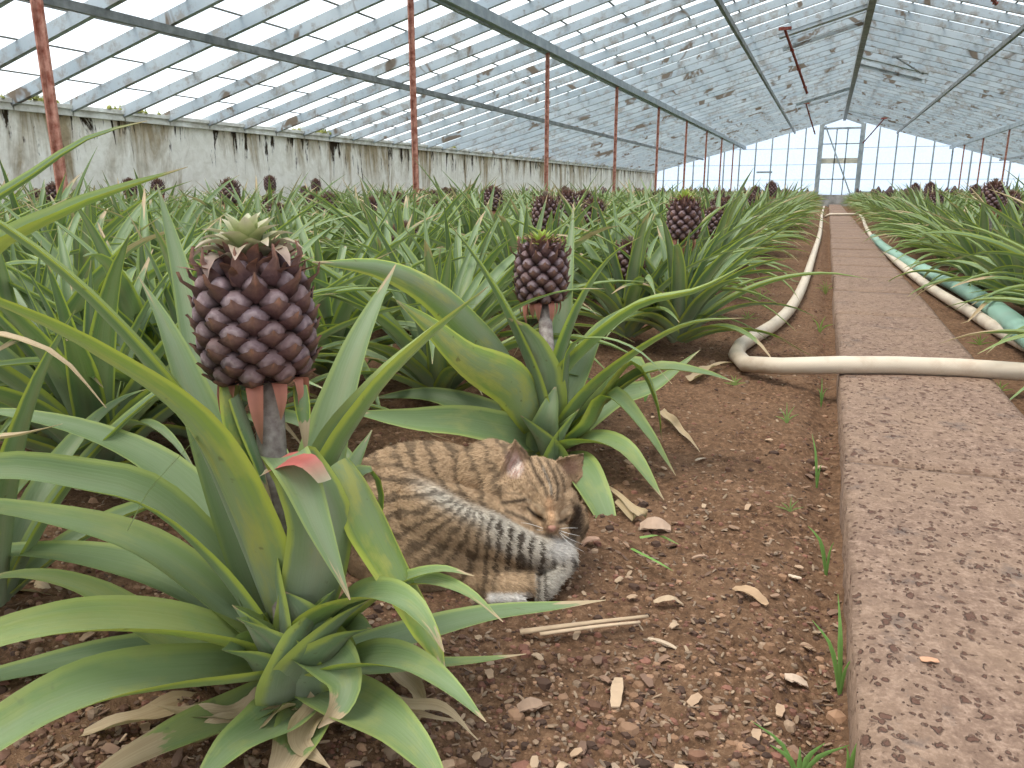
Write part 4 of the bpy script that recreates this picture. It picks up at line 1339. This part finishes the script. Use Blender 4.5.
def cat_color(P, N_):
    """Tabby coat by place on the body: ridges, stripes, face marks (fur colours, with some light and shade painted in)."""
    x, y = cat_uv(P)
    n = len(x)
    wz = fbm(x * .12, y * .12, 3, 21); hi = fbm(x * .6, y * .6, 2, 31)
    tawny = np.array([.36, .245, .148]); grey = np.array([.50, .45, .38]); dark = np.array([.045, .030, .021]); peach = np.array([.46, .32, .20]); white = np.array([.55, .51, .47]); tan = np.array([.36, .245, .15])

    def mix(c, t, f): return c * (1 - f[:, None]) + np.asarray(t) * f[:, None]
    def ss(a, b, v): t = np.clip((v - a) / (b - a), 0, 1); return t * t * (3 - 2 * t)
    C = np.tile(tawny, (n, 1)) * (0.85 + .3 * hi[:, None])
    # distance below the seam between shoulder and haunch
    seam = np.interp(x, [350, 400, 433, 460, 493, 542, 580], [462, 468, 482, 497, 511, 536, 552])
    d = y - seam
    low = ss(-3, 3, d)
    # pale ridge along the top of the hind leg, its lit tone painted in
    ridge = low * np.exp(-((d - 11) / 11) ** 2) * ss(395, 440, x)
    C = mix(C, grey, np.clip(ridge * .9, 0, 1))
    C = mix(C, grey * .95, low * ss(470, 500, x) * (1 - ss(30, 42, d)) * .8)
    # stripes of the haunch fan out from the flank, those of the leg cross it
    fx, fy = 480., 486.
    ang = np.arctan2(-(x - fx), np.maximum(y - fy, -200) + 1e-6)
    s1 = np.where(x > fx, x - fx, -ang * 46.0)
    s1 = s1 + (wz - .5) * 9 + d * .10
    st = .5 + .5 * np.cos(s1 * 2 * math.pi / 10.5)
    st = ss(.42, .80, st + (hi - .5) * .5)
    C = mix(C, dark, low * st * (.66 + .25 * ss(470, 505, x)) * ss(1, 9, d) * (1 - .6 * ss(70, 95, d)))
    # shoulder and back: broad soft dark bands
    up = 1 - low
    s2 = (x - 400) * .8 + (y - 470) * -.25 + (wz - .5) * 15
    st2 = ss(.55, .9, .5 + .5 * np.cos(s2 * 2 * math.pi / 15) + (hi - .5) * .8)
    C = mix(C, dark, up * st2 * .66)
    C = mix(C, dark, up * ss(-6, -1, d) * .55)  # shade of the fold above the haunch, painted along the seam
    # underside: peach fore leg, pale paw, grey tail tip
    leg = np.exp(-(((x - 512) / 20) ** 2 + ((y - 584) / 13) ** 2) ** 2)
    C = mix(C, peach, np.clip(leg * 1.1, 0, 1))
    C = mix(C, dark, np.exp(-(((x - 524) / 5) ** 2 + ((y - 563) / 7) ** 2)) * .8)  # crease shade between hind leg and fore leg, painted in
    C = mix(C, white, ss(590, 596, y) * ss(480, 492, x) * (1 - ss(526, 534, x)))
    tail = ss(533, 537, x) * ss(566, 574, y)
    C = mix(C, grey * .8, tail); C = mix(C, dark, tail * ss(.4, .7, .5 + .5 * np.cos((x - 531) * .9)) * (1 - ss(545, 550, x)) * .75)
    # end of the leg under the chin: pale
    C = mix(C, white * .88, np.exp(-(((x - 562) / 15) ** 2 + ((y - 549) / 13) ** 2) ** 2) * .95)
    C = mix(C, dark, np.exp(-(((x - 541) / 9) ** 2 + ((y - 562) / 5) ** 2)) * .6)  # dark separation of leg end and tail: shade put into the colour
    # head
    hd = np.exp(-((((x - 540) / 42) ** 2 + ((y - 494) / 40) ** 2)) ** 4) * (1 - ss(533, 541, y - (x - 552) * .12))
    hd = np.where((y < np.interp(x, [495, 510, 530, 545, 580], [505, 520, 530, 541, 541])) & (x > 502), np.maximum(hd, .0), 0)
    hd = np.clip(hd, 0, 1)
    F = np.tile(tan, (n, 1)) * (0.85 + .3 * hi[:, None])
    F = mix(F, [.42, .30, .20], np.exp(-(((x - 520) / 12) ** 2 + ((y - 516) / 8) ** 2)) * .5)

    def line(pts, wd, k, target=dark):
        nonlocal F
        best = np.full(n, 1e9)
        for (ax, ay), (bx, by) in zip(pts[:-1], pts[1:]):
            t = np.clip(((x - ax) * (bx - ax) + (y - ay) * (by - ay)) / ((bx - ax) ** 2 + (by - ay) ** 2), 0, 1)
            best = np.minimum(best, np.hypot(x - ax - t * (bx - ax), y - ay - t * (by - ay)))
        F = mix(F, target, np.exp(-(best / wd) ** 2) * k)
    line([(530, 460), (536, 474), (545, 488), (548, 500)], 1.8, .85)
    line([(538, 459), (545, 472), (551, 486), (552, 498)], 1.7, .9)
    line([(547, 461), (554, 474), (558, 486), (557, 500)], 1.7, .85)
    line([(556, 466), (562, 478), (565, 492)], 1.5, .7)
    line([(524, 470), (530, 482), (538, 492)], 1.3, .5)
    line([(543, 468), (549, 482), (552, 494)], 1.0, .4, [.42, .36, .29])
    line([(500, 503), (512, 502), (526, 500)], 2.2, .95); line([(506, 511), (518, 516), (530, 522), (538, 529)], 2.0, .85)
    line([(503, 494), (514, 493), (522, 495)], 1.4, .45)
    line([(571, 500), (574, 508)], 1.6, .6)
    # pale rims and the closed eyes
    line([(529, 501), (538, 506), (545, 514)], 2.6, .55, [.50, .38, .26]); line([(561, 513), (569, 507)], 2.2, .5, [.5, .38, .26])
    line([(528, 508), (534, 514), (541, 518), (545, 521)], 1.9, .99, [.012, .008, .007])
    line([(559, 523), (564, 521), (570, 516)], 1.8, .99, [.012, .008, .007])
    # nose bridge, nose, muzzle
    line([(549, 502), (551, 514), (552, 522)], 4.2, .75, [.46, .27, .15])
    line([(548, 529), (552, 532), (557, 529)], 2.6, .95, [.34, .17, .115])
    line([(552, 535), (553, 539), (560, 541)], 1.0, .8)
    F = mix(F, white * .85, np.exp(-(((x - 553) / 15) ** 2 + ((y - 541) / 5.5) ** 2)) * .9)
    line([(546, 534), (541, 537)], 1.2, .5)
    C = C * (1 - hd[:, None]) + F * hd[:, None]
    # ears: greyish pink inside, brown rims
    e1 = np.exp(-(((x - 515) / 9) ** 2 + ((y - 464) / 14) ** 2) ** 2) * (y < 479)
    C = mix(C, [.46, .29, .25], e1 * .95)
    C = mix(C, [.55, .48, .42], e1 * ss(.52, .66, fbm(x * .75 + y * .3, y * .12, 2, 8)) * ss(452, 465, y) * .8)
    e2 = np.exp(-(((x - 571) / 9) ** 2 + ((y - 467) / 8) ** 2) ** 2)
    C = mix(C, [.36, .22, .16], e2 * .8)
    rim = (y < 482) * np.exp(-((np.abs(x - 516) - (y - 444) * .42) / 1.6) ** 2) * (x < 533) * (x > 499)
    C = mix(C, [.25, .16, .10], rim * .8)
    # dark fore paw pad beyond the face
    C = mix(C, dark, ss(571, 575, x) * ss(502, 508, y) * (1 - ss(530, 545, y)) * (1 - ss(581, 584, x)) * .92)
    return np.clip(C, 0, 1)


def build_cat():
    me = sdf_obj()
    tmp = bpy.data.objects.new('tabby_cat', me); col.objects.link(tmp)
    md = tmp.modifiers.new('r', 'REMESH'); md.mode = 'VOXEL'; md.voxel_size = .0021; md.use_smooth_shade = True
    sm = tmp.modifiers.new('s', 'SMOOTH'); sm.factor = .5; sm.iterations = 5
    dg = bpy.context.evaluated_depsgraph_get()
    me2 = bpy.data.meshes.new_from_object(tmp.evaluated_get(dg)); me2.name = 'tabby_cat'
    bpy.data.objects.remove(tmp)
    nv = len(me2.vertices)
    V = np.empty(nv * 3, np.float32); me2.vertices.foreach_get('co', V); V = V.reshape(-1, 3).astype(float)
    Nn = np.empty(nv * 3, np.float32); me2.vertex_normals.foreach_get('vector', Nn); Nn = Nn.reshape(-1, 3).astype(float)
    C = cat_color(V, Nn)
    x, y = cat_uv(V)
    loose = fbm(x * .25, y * .25, 3, 77)
    V2 = V + Nn * ((loose - .5) * .004)[:, None]
    V2[:, 2] = np.maximum(V2[:, 2], -.004)
    base = np.array([CC[0], CC[1], 0.0])
    me2.vertices.foreach_set('co', (V2 - base).astype(np.float32).ravel())
    ca = me2.color_attributes.new('lv', 'FLOAT_COLOR', 'POINT'); c4 = np.ones((nv, 4), np.float32); c4[:, :3] = C; ca.data.foreach_set('color', c4.ravel())
    me2.materials.clear(); me2.materials.append(M['fur'])
    me2.polygons.foreach_set('use_smooth', [True] * len(me2.polygons)); me2.update()
    cat = bpy.data.objects.new('tabby_cat', me2); col.objects.link(cat); cat.location = base
    tag(cat, 'brown tabby cat curled up asleep on the soil between the two nearest pineapple plants', 'cat')
    # fur: fine tapering strands rooted all over the coat
    nf = 75000
    vis = np.where((Nn @ -FW > -.35) & (V[:, 2] > .004))[0]
    idx = rng.choice(vis, nf)
    R = V2[idx] + rng.normal(0, .0008, (nf, 3)); n_ = Nn[idx]; xx, yy_ = cat_uv(R)
    seam = np.interp(xx, [350, 400, 433, 460, 493, 542, 580], [462, 468, 482, 497, 511, 536, 552])
    below = (yy_ > seam)[:, None]
    fl = np.where(below, RT * .8 - UPV * .35, -RT * .9 - UPV * .25)
    face = (np.hypot((xx - 540) / 42, (yy_ - 494) / 42) < 1) & (yy_ < 538)
    nose = at(552, 530, 1.17)
    fl = np.where(face[:, None], (R - nose) / np.linalg.norm(R - nose, axis=1)[:, None], fl)
    fl = fl - n_ * np.sum(fl * n_, 1)[:, None]; fl /= np.linalg.norm(fl, axis=1)[:, None] + 1e-6
    jit = rng.normal(0, .28, (nf, 3))
    L = np.where(face, .0036, .0060) * rng.uniform(.6, 1.3, nf)
    L = np.where((np.hypot(xx - 552, yy_ - 529) < 6), .001, L)
    L = np.where((np.hypot(xx - 537, yy_ - 514) < 10) | (np.hypot(xx - 565, yy_ - 519) < 9), L * .3, L)
    L = np.where((yy_ < 482) & (((xx > 500) & (xx < 531)) | (xx > 556)), np.minimum(L, .003), L)
    d1 = n_ * .45 + fl + jit; d2 = n_ * .15 + fl + jit
    sd_ = np.cross(fl, n_); sd_ /= np.linalg.norm(sd_, axis=1)[:, None] + 1e-6
    wv = .00038
    A = R - sd_ * wv - n_ * .0006; B = R + sd_ * wv - n_ * .0006
    m0 = R + d1 * L[:, None] * .5; C1 = m0 - sd_ * wv * .8; D1 = m0 + sd_ * wv * .8
    E = m0 + d2 * L[:, None] * .5
    VV = np.stack([A, B, C1, D1, E], 1).reshape(-1, 3) - base
    i = np.arange(nf) * 5
    q = np.stack([i, i + 1, i + 3, i + 2], 1); t3 = np.stack([i + 2, i + 3, i + 4], 1)
    me3 = bpy.data.meshes.new('fur')
    nl = nf * 7
    me3.vertices.add(len(VV)); me3.vertices.foreach_set('co', VV.astype(np.float32).ravel())
    me3.loops.add(nl); me3.loops.foreach_set('vertex_index', np.concatenate([q.ravel(), t3.ravel()]).astype(np.int32))
    me3.polygons.add(nf * 2)
    me3.polygons.foreach_set('loop_start', np.concatenate([np.arange(nf) * 4, nf * 4 + np.arange(nf) * 3]).astype(np.int32))
    me3.polygons.foreach_set('loop_total', np.concatenate([np.full(nf, 4), np.full(nf, 3)]).astype(np.int32))
    me3.update(calc_edges=True)
    ca = me3.color_attributes.new('lv', 'FLOAT_COLOR', 'POINT')
    cc = cat_color(R, n_) * rng.uniform(.75, 1.35, (nf, 1))
    c4 = np.ones((nf, 5, 4), np.float32); c4[:, :, :3] = cc[:, None, :] * np.array([.8, .8, 1.0, 1.0, 1.15])[None, :, None]
    ca.data.foreach_set('color', c4.ravel())
    me3.materials.append(M['fur'])
    fo = bpy.data.objects.new('fur', me3); col.objects.link(fo); fo.parent = cat; fo['kind'] = 'stuff'
    # whiskers
    for sx, n0 in ((-1, 6), (1, 4)):
        mb = MB()
        for k in range(n0):
            a = at(552 + sx * 7, 531 + k * 1.2 - 2, 1.172)
            b_ = at(552 + sx * (22 + 2 * k), 524 + k * 6, 1.165); c_ = at(552 + sx * (36 + 3 * k), 522 + k * 9, 1.17)
            if sx > 0: b_ = at(566 + k, 528 + k * 5, 1.16); c_ = at(578 + 2 * k, 528 + k * 8, 1.17)
            tube(mb, catmull([a, b_, c_], 8) - base, np.linspace(.00045, .00012, 8), 4, c=(.8, .78, .74))
        mb.build('whiskers', M['attr'], cat)
    mb = MB()
    nn = np.array(at(552, 528.5, 1.158)) - base
    V_ = []; F_ = []
    n = 12
    for i in range(7):
        th = math.pi * i / 6
        for k in range(n):
            ph = 2 * math.pi * k / n
            u = math.sin(th) * math.cos(ph); v = math.cos(th); w_ = math.sin(th) * math.sin(ph)
            wd = .0078 * (0.75 + .35 * v)
            V_.append(nn + RT * u * wd + UPV * v * .0052 + FW * w_ * .006)
    for i in range(6):
        for k in range(n): F_.append((i * n + k, (i + 1) * n + k, (i + 1) * n + (k + 1) % n, i * n + (k + 1) % n))
    mb.add(V_, F_, c=(.30, .155, .11)); mb.build('nose', M['attr'], cat)


build_cat()

# ------------------------------------------------------------------ hoses
hr = .027


def gpts(L, r, pz=PZ):
    out = []
    for p in L:
        z = (pz + r) if len(p) > 2 and p[2] == 1 else (p[2] if len(p) > 2 else r + .004)
        out.append(gnd(p[0], p[1], z))
    return out


mb = MB()
hp = gpts([(824, 206.5), (822, 214), (820, 232), (813, 256), (804, 283), (792, 306), (775, 324), (754, 337), (740, 346), (736, 354), (741, 362), (757, 366, .045), (790, 366, .07), (832, 365, 1), (880, 365, 1), (930, 366, 1), (985, 369, 1), (1024, 372, .085), (1052, 375, .04), (1062, 366), (1045, 352), (1022, 343),
           (994, 327), (969, 311), (945, 297), (921, 281), (895, 260), (874, 240), (866, 227), (862, 217, .05), (856, 214.5, 1), (840, 214.5, 1), (829, 214.5, 1), (825, 217, .03)], hr)
C_ = catmull(hp, 260)
tube(mb, C_, hr, 14, uvs=8)
o = mb.build('garden_hose', M['hose'], rebase=True); tag(o, 'cream coloured hose looping across the stone path and along both of its sides', 'hose')
mb = MB()
hp = gpts([(873, 236, .05), (884, 247, .05), (904, 260, .05), (928, 272, .05), (952, 283, .05), (982, 300, .055), (1006, 318, .06), (1040, 345, .07), (1080, 375, .06)], .05)
C_ = catmull(hp, 70)
tube(mb, C_, np.concatenate([[.03], np.interp(np.linspace(0, 1, 69), [0, .2, .5, 1], [.038, .042, .048, .050])]), 18, uvs=6, flat=.85)
o = mb.build('garden_hose', M['hose_green'], rebase=True); tag(o, 'thick pale green hose lying along the right side of the stone path', 'hose')

# ------------------------------------------------------------------ ground litter
def lump(mb, c, s, colr, flat=.7):
    n = 7
    V = [np.array(c) + np.array([0, 0, s * flat])]
    for r_, z in ((.75, .55), (1.0, 0.0)):
        a0 = random.uniform(0, 6)
        for k in range(n):
            a = a0 * 0 + 2 * math.pi * k / n + random.uniform(-.25, .25); rr = s * r_ * random.uniform(.75, 1.15)
            V.append(np.array(c) + np.array([math.cos(a) * rr, math.sin(a) * rr * .85, z * s * flat * random.uniform(.8, 1.2) - (s * .35 if r_ == 1 else 0)]))
    F = [(0, 1 + k, 1 + (k + 1) % n) for k in range(n)] + [(1 + k, 1 + n + k, 1 + n + (k + 1) % n, 1 + (k + 1) % n) for k in range(n)]
    mb.add(V, F, c=colr)


def chip_geo(L, W_, T_=.0015, curl=0.0, n=5, jag=.3):
    V = []; F = []
    for side in (1, -1):
        for i in range(n):
            t = i / (n - 1); x = (t - .5) * L
            w_ = W_ * .5 * (0.55 + .45 * math.sin(math.pi * min(1, max(0, t + random.uniform(-.1, .1))))) * random.uniform(1 - jag, 1 + jag * .4)
            z = curl * math.sin(t * math.pi) + side * T_ / 2
            V.append((x, -w_, z + curl * .3 * random.random())); V.append((x, w_, z))
    for i in range(n - 1):
        a = i * 2
        F.append((a, a + 2, a + 3, a + 1)); b_ = n * 2 + a; F.append((b_, b_ + 1, b_ + 3, b_ + 2))
        F.append((a, b_, b_ + 2, a + 2)); F.append((a + 1, a + 3, b_ + 3, b_ + 1))
    F.append((0, 1, n * 2 + 1, n * 2)); e = (n - 1) * 2; F.append((e, e + n * 2, e + n * 2 + 1, e + 1))
    return np.array(V), F


soilcols = [(.13, .066, .040), (.18, .10, .057), (.09, .046, .030), (.24, .14, .085), (.17, .076, .052), (.22, .15, .10), (.055, .030, .02)]
chipcols = [(.32, .215, .14), (.25, .155, .10), (.38, .27, .18), (.20, .12, .08), (.28, .20, .14), (.16, .095, .065)]


def rand_ground(n, pw=1.0):
    out = []
    while len(out) < n:
        px = random.uniform(-40, 870); py = 384 + (790 - 384) * random.random() ** pw
        if random.random() < .22: px = random.uniform(560, 840); py = random.uniform(225, 384)
        p = gnd(px, py)
        if p[0] > .075 or p[1] < .3: continue
        out.append(p)
    return out


mb = MB()
for p in rand_ground(15000, 1.0):
    s = min(.014, .0016 + random.expovariate(1 / .0019))
    z = float(soil_h(p[0:1], p[1:2])[0])
    cc = np.array(random.choice(soilcols)) * random.uniform(.8, 1.35)
    lump(mb, (p[0], p[1], z), s, cc)
o = mb.build('soil_crumbs', M['attr'], smooth=False); tag(o, 'small reddish brown crumbs of volcanic soil covering the ground beside the path', 'soil crumbs', kind='stuff')


def orient(V, az, tx, ty):
    R_ = np.array(Euler((tx, ty, az)).to_matrix())
    return V @ R_.T


mb = MB()
for p in rand_ground(3200, .9):
    V, F = chip_geo(random.uniform(.004, .014), random.uniform(.002, .007), .001, 0, 3)
    z = float(soil_h(p[0:1], p[1:2])[0]) + .003
    V = orient(V, random.uniform(0, 6.3), random.gauss(0, .3), random.gauss(0, .3)) + [p[0], p[1], z]
    mb.add(V, F, c=np.array(random.choice(chipcols)) * random.uniform(.5, .95))
o = mb.build('wood_shavings', M['attr'], smooth=False); tag(o, 'fine pale wood shavings strewn over the brown soil', 'wood shavings', kind='stuff')
chips = []
for k in range(14):
    m_ = MB(); V, F = chip_geo(random.uniform(.011, .026), random.uniform(.006, .013), .002, random.uniform(0, .003), 5)
    m_.add(V, F, c=np.array(chipcols[k % 6]) * random.uniform(.9, 1.15)); chips.append(m_.build('wood_chip', M['attr'], smooth=False))
for k, p in enumerate(rand_ground(190, .9)):
    c = chips[k] if k < 14 else random.choice(chips).copy()
    if k >= 14: col.objects.link(c)
    z = float(soil_h(p[0:1], p[1:2])[0]) + .005
    c.location = (p[0], p[1], z); c.rotation_euler = (random.gauss(0, .2), random.gauss(0, .2), random.uniform(0, 6.3))
    tag(c, 'small tan wood chip lying loose on the brown soil between plants and path', 'wood chip', 'wood chips on the soil')
# single pieces one can point at
for px, py, L, W_, az, cu, cc, lab in (
        (617, 695, .060, .016, 1.75, .006, (.42, .30, .20), 'large upright-lying tan bark chip nearest the camera, in the middle of the soil'),
        (750, 600, .055, .022, -.35, .010, (.38, .25, .15), 'curled tan dead leaf on the soil halfway between cat and stone path'),
        (655, 531, .055, .034, .25, .012, (.36, .25, .18), 'crumpled brown dead leaf on the soil right of the cat'),
        (668, 606, .045, .014, .5, .010, (.40, .29, .19), 'small curled dry leaf at the end of the long dry stalk'),
        (795, 575, .020, .012, .1, .0, (.58, .46, .34), 'pale square wood chip near the path edge'),
        (797, 672, .030, .018, .2, .003, (.48, .36, .27), 'pale broken leaf flake near the lower path edge'),
        (662, 646, .040, .008, -.1, .003, (.45, .34, .24), 'thin pale wood splinter below the long dry stalk'),
        (700, 462, .03, .01, 1.0, .002, (.50, .40, .30), 'pale chip on the soil right of the second plant'),
        (530, 712, .030, .020, .6, .004, (.30, .20, .14), 'brown bark piece at the tip of the nearest plant low leaf'),
        (700, 560, .035, .008, .9, .003, (.34, .22, .15), 'narrow brown bark sliver in the middle of the soil strip'),
        (820, 462, .035, .018, .3, .004, (.33, .22, .15), 'brown bark plate beside the edge of the path'),
        (590, 548, .035, .022, .5, .006, (.34, .21, .15), 'brown crumpled scrap in front of the cat face')):
    m_ = MB(); V, F = chip_geo(L, W_, .002, cu, 9, .2)
    m_.add(V, F, c=cc); o = m_.build('dead_leaf' if 'leaf' in lab else 'wood_chip', M['attr'], smooth=False)
    p = gnd(px, py); z = float(soil_h(p[0:1], p[1:2])[0]) + .006
    o.location = (p[0], p[1], z); o.rotation_euler = (random.gauss(0, .15), random.gauss(0, .15), az)
    tag(o, lab, 'leaf' if 'leaf' in lab else 'wood chip')
p = gnd(929, 663, PZ); m_ = MB(); V, F = chip_geo(.020, .012, .001, .001, 5); m_.add(V, F, c=(.48, .26, .16))
o = m_.build('dead_leaf', M['attr'], smooth=False); o.location = (p[0], p[1], PZ + .004); o.rotation_euler = (0, 0, .2); tag(o, 'small orange-brown leaf flake lying on the stone path', 'leaf')
mb = MB(); tube(mb, catmull([gnd(520, 632, .012), gnd(580, 624, .016), gnd(648, 616, .012)], 10), np.linspace(.006, .0035, 10), 6, c=(.40, .29, .19), flat=.5)
tube(mb, catmull([gnd(540, 634, .014), gnd(600, 626, .018), gnd(640, 622, .014)], 10), np.linspace(.004, .003, 10), 6, c=(.46, .34, .23), flat=.5)
o = mb.build('dry_stalk', M['attr'], rebase=True); tag(o, 'long dry tan stalk lying on the soil in front of the cat', 'stalk')


# dry fallen leaves under the plants at the left
def lying(pts, wd, lab, cc=None):
    m_ = MB(); P = [gnd(a, b_, .012 + (c if c else 0)) for a, b_, c in pts]
    leaf_geo(m_, P, wd, side=None, cup=.5, rnd=.5, dry=1.3, pale=.2, ns=14, nu=5, wave=.3)
    o = m_.build('dead_leaf', M['leaf'], rebase=True); tag(o, lab, 'leaf', 'dry fallen leaves under the nearest plants'); return o


for pts, wd in (([(0, 575, 0), (45, 592, .02), (80, 596, .01)], .05), ([(140, 575, 0), (60, 562, .01), (0, 556, .01)], .035), ([(20, 700, 0), (110, 690, .02), (180, 660, .01)], .03), ([(380, 655, 0), (420, 700, .01), (400, 745, 0)], .03), ([(150, 600, 0), (200, 575, .02), (120, 570, 0)], .03),
                ([(210, 700, 0), (130, 720, .02), (60, 740, 0)], .035), ([(690, 380, 0), (715, 365, .01), (735, 362, .01)], .04), ([(620, 500, 0), (640, 515, .01), (600, 480, 0)], .03), ([(0, 610, 0), (60, 640, .01), (30, 655, 0)], .03), ([(660, 410, 0), (690, 440, .01), (700, 452, 0)], .03)):
    lying(pts, wd, 'dry curled brown leaf fallen on the soil under the pineapple plants')


# weeds
def weed(px, py, blades, lab, colr=(.16, .30, .07)):
    p = gnd(px, py); z = float(soil_h(p[0:1], p[1:2])[0]); m_ = MB()
    for (dx, dy, w_) in blades:
        D = (p - CAM) @ FW
        tipp = at(px + dx, py - dy, D); mid = at(px + dx * .35, py - dy * .55, D)
        strip(m_, [(p[0], p[1], z), mid, tipp], w_, [np.array(colr) * .9, colr, np.array(colr) * 1.2], n=7, side=RT, prof=([0, .5, 1], [.7, 1, .08]))
    o = m_.build('weed', M['attr_leaf'], rebase=True); tag(o, lab, 'weed')


weed(842, 680, [(-30, 60, .006), (-4, 86, .007), (12, 22, .005)], 'tall two-bladed grass weed sprouting against the path edge, low in the photo')
weed(828, 562, [(-20, 36, .007), (6, 20, .005)], 'grass blade weed leaning left beside the path edge')
weed(818, 478, [(-6, 44, .006), (4, 14, .005)], 'single upright green grass shoot beside the path')
weed(787, 422, [(-8, 14, .004), (8, 16, .004), (0, 20, .004), (-12, 6, .004), (12, 8, .004)], 'small grass tuft on the soil left of the path, below the hose bend', (.20, .30, .08))
weed(790, 512, [(-9, 10, .003), (9, 12, .003), (2, 16, .003), (-15, 6, .003), (14, 5, .003)], 'tiny feathery weed on the soil in the middle of the strip', (.20, .27, .08))
weed(822, 398, [(0, 20, .005), (6, 10, .004), (-5, 10, .004)], 'short grass shoot at the path edge just below the hose')
weed(800, 775, [(-30, 30, .006), (0, 28, .006), (25, 32, .007), (-50, 55, .004), (50, 30, .006)], 'leafy green weed at the bottom edge of the photo beside the path', (.15, .28, .07))
weed(850, 775, [(12, 40, .006), (-4, 30, .005)], 'green grass blades at the bottom edge against the stone')
weed(625, 640, [(-45, 42, .004)], 'thin fallen green blade') if False else None
weed(820, 330, [(-8, 12, .008), (6, 14, .008), (14, 6, .008)], 'small weed in the gap between cream hose and path', (.20, .28, .06))
weed(645, 400, [(-2, 20, .006), (8, 10, .006)], 'green shoot under the right leaves of the second plant')
for px_, py_, sz_, lab_ in ((760, 300, 1, 'pale green weed tuft between the left bed and the cream hose'), (748, 320, .8, 'small weed tuft beside the bend of the cream hose'),
                            (826, 290, .8, 'weed in the dark gap along the path, behind the hose crossing'), (980, 345, 1, 'low weed on the soil between path and green hose'), (1000, 392, 1, 'weed tuft right of the path in front of the hose crossing'),
                            (735, 385, .8, 'small yellow-green weed in front of the hose bend')):
    weed(px_, py_, [(-9 * sz_, 7 * sz_, .006), (9 * sz_, 9 * sz_, .006), (1, 12 * sz_, .006), (-15 * sz_, 3 * sz_, .005), (14 * sz_, 3 * sz_, .005), (-4, 10, .005)], lab_, (.20, .27, .06))
mb = MB(); strip(mb, [gnd(632, 548, .02), gnd(655, 560, .022), gnd(673, 571, .012)], .007, [(.18, .34, .07)] * 2, n=8)
o = mb.build('grass_blade', M['attr_leaf'], rebase=True); tag(o, 'fallen bright green grass blade on the soil right of the cat', 'grass')
mb = MB(); strip(mb, [gnd(640, 538, .02), gnd(660, 536, .022), gnd(680, 545, .012)], .006, [(.20, .32, .08)] * 2, n=8)
o = mb.build('grass_blade', M['attr_leaf'], rebase=True); tag(o, 'upper one of two fallen grass blades on the soil right of the cat', 'grass')

# moss cushions on the eave
for k, (px, sz) in enumerate(((25, .30), (128, .22), (305, .2), (322, .15), (455, .25))):
    y_ = 0
    d = ray(px, 84 + px * .12); y_ = d[1] * XL / d[0]
    m_ = MB()
    for j in range(60):
        a = random.gauss(0, 1); c = np.array([XL + random.uniform(-.12, .08), y_ + a * sz * .5, ZEL - .045 + random.uniform(0, .03)])
        lump(m_, c, random.uniform(.015, .035), (.5, 0, 0), .8)
        for q in range(3):
            strip(m_, [c, c + [random.uniform(-.02, .03), random.uniform(-.03, .03), random.uniform(.03, .09)]], .005, [(.3, .3, .1)] * 2, n=3)
    o = m_.build('moss', M['moss'], smooth=False, rebase=True)
    tag(o, ['dry brown moss cushion on the eave at the far left, left of the near post', 'green moss cushion on the eave just right of the near post', 'moss on the eave above the wall, left of centre', 'small moss cushion beside another on the eave', 'moss cushion on the eave right of the second red post'][k], 'moss')
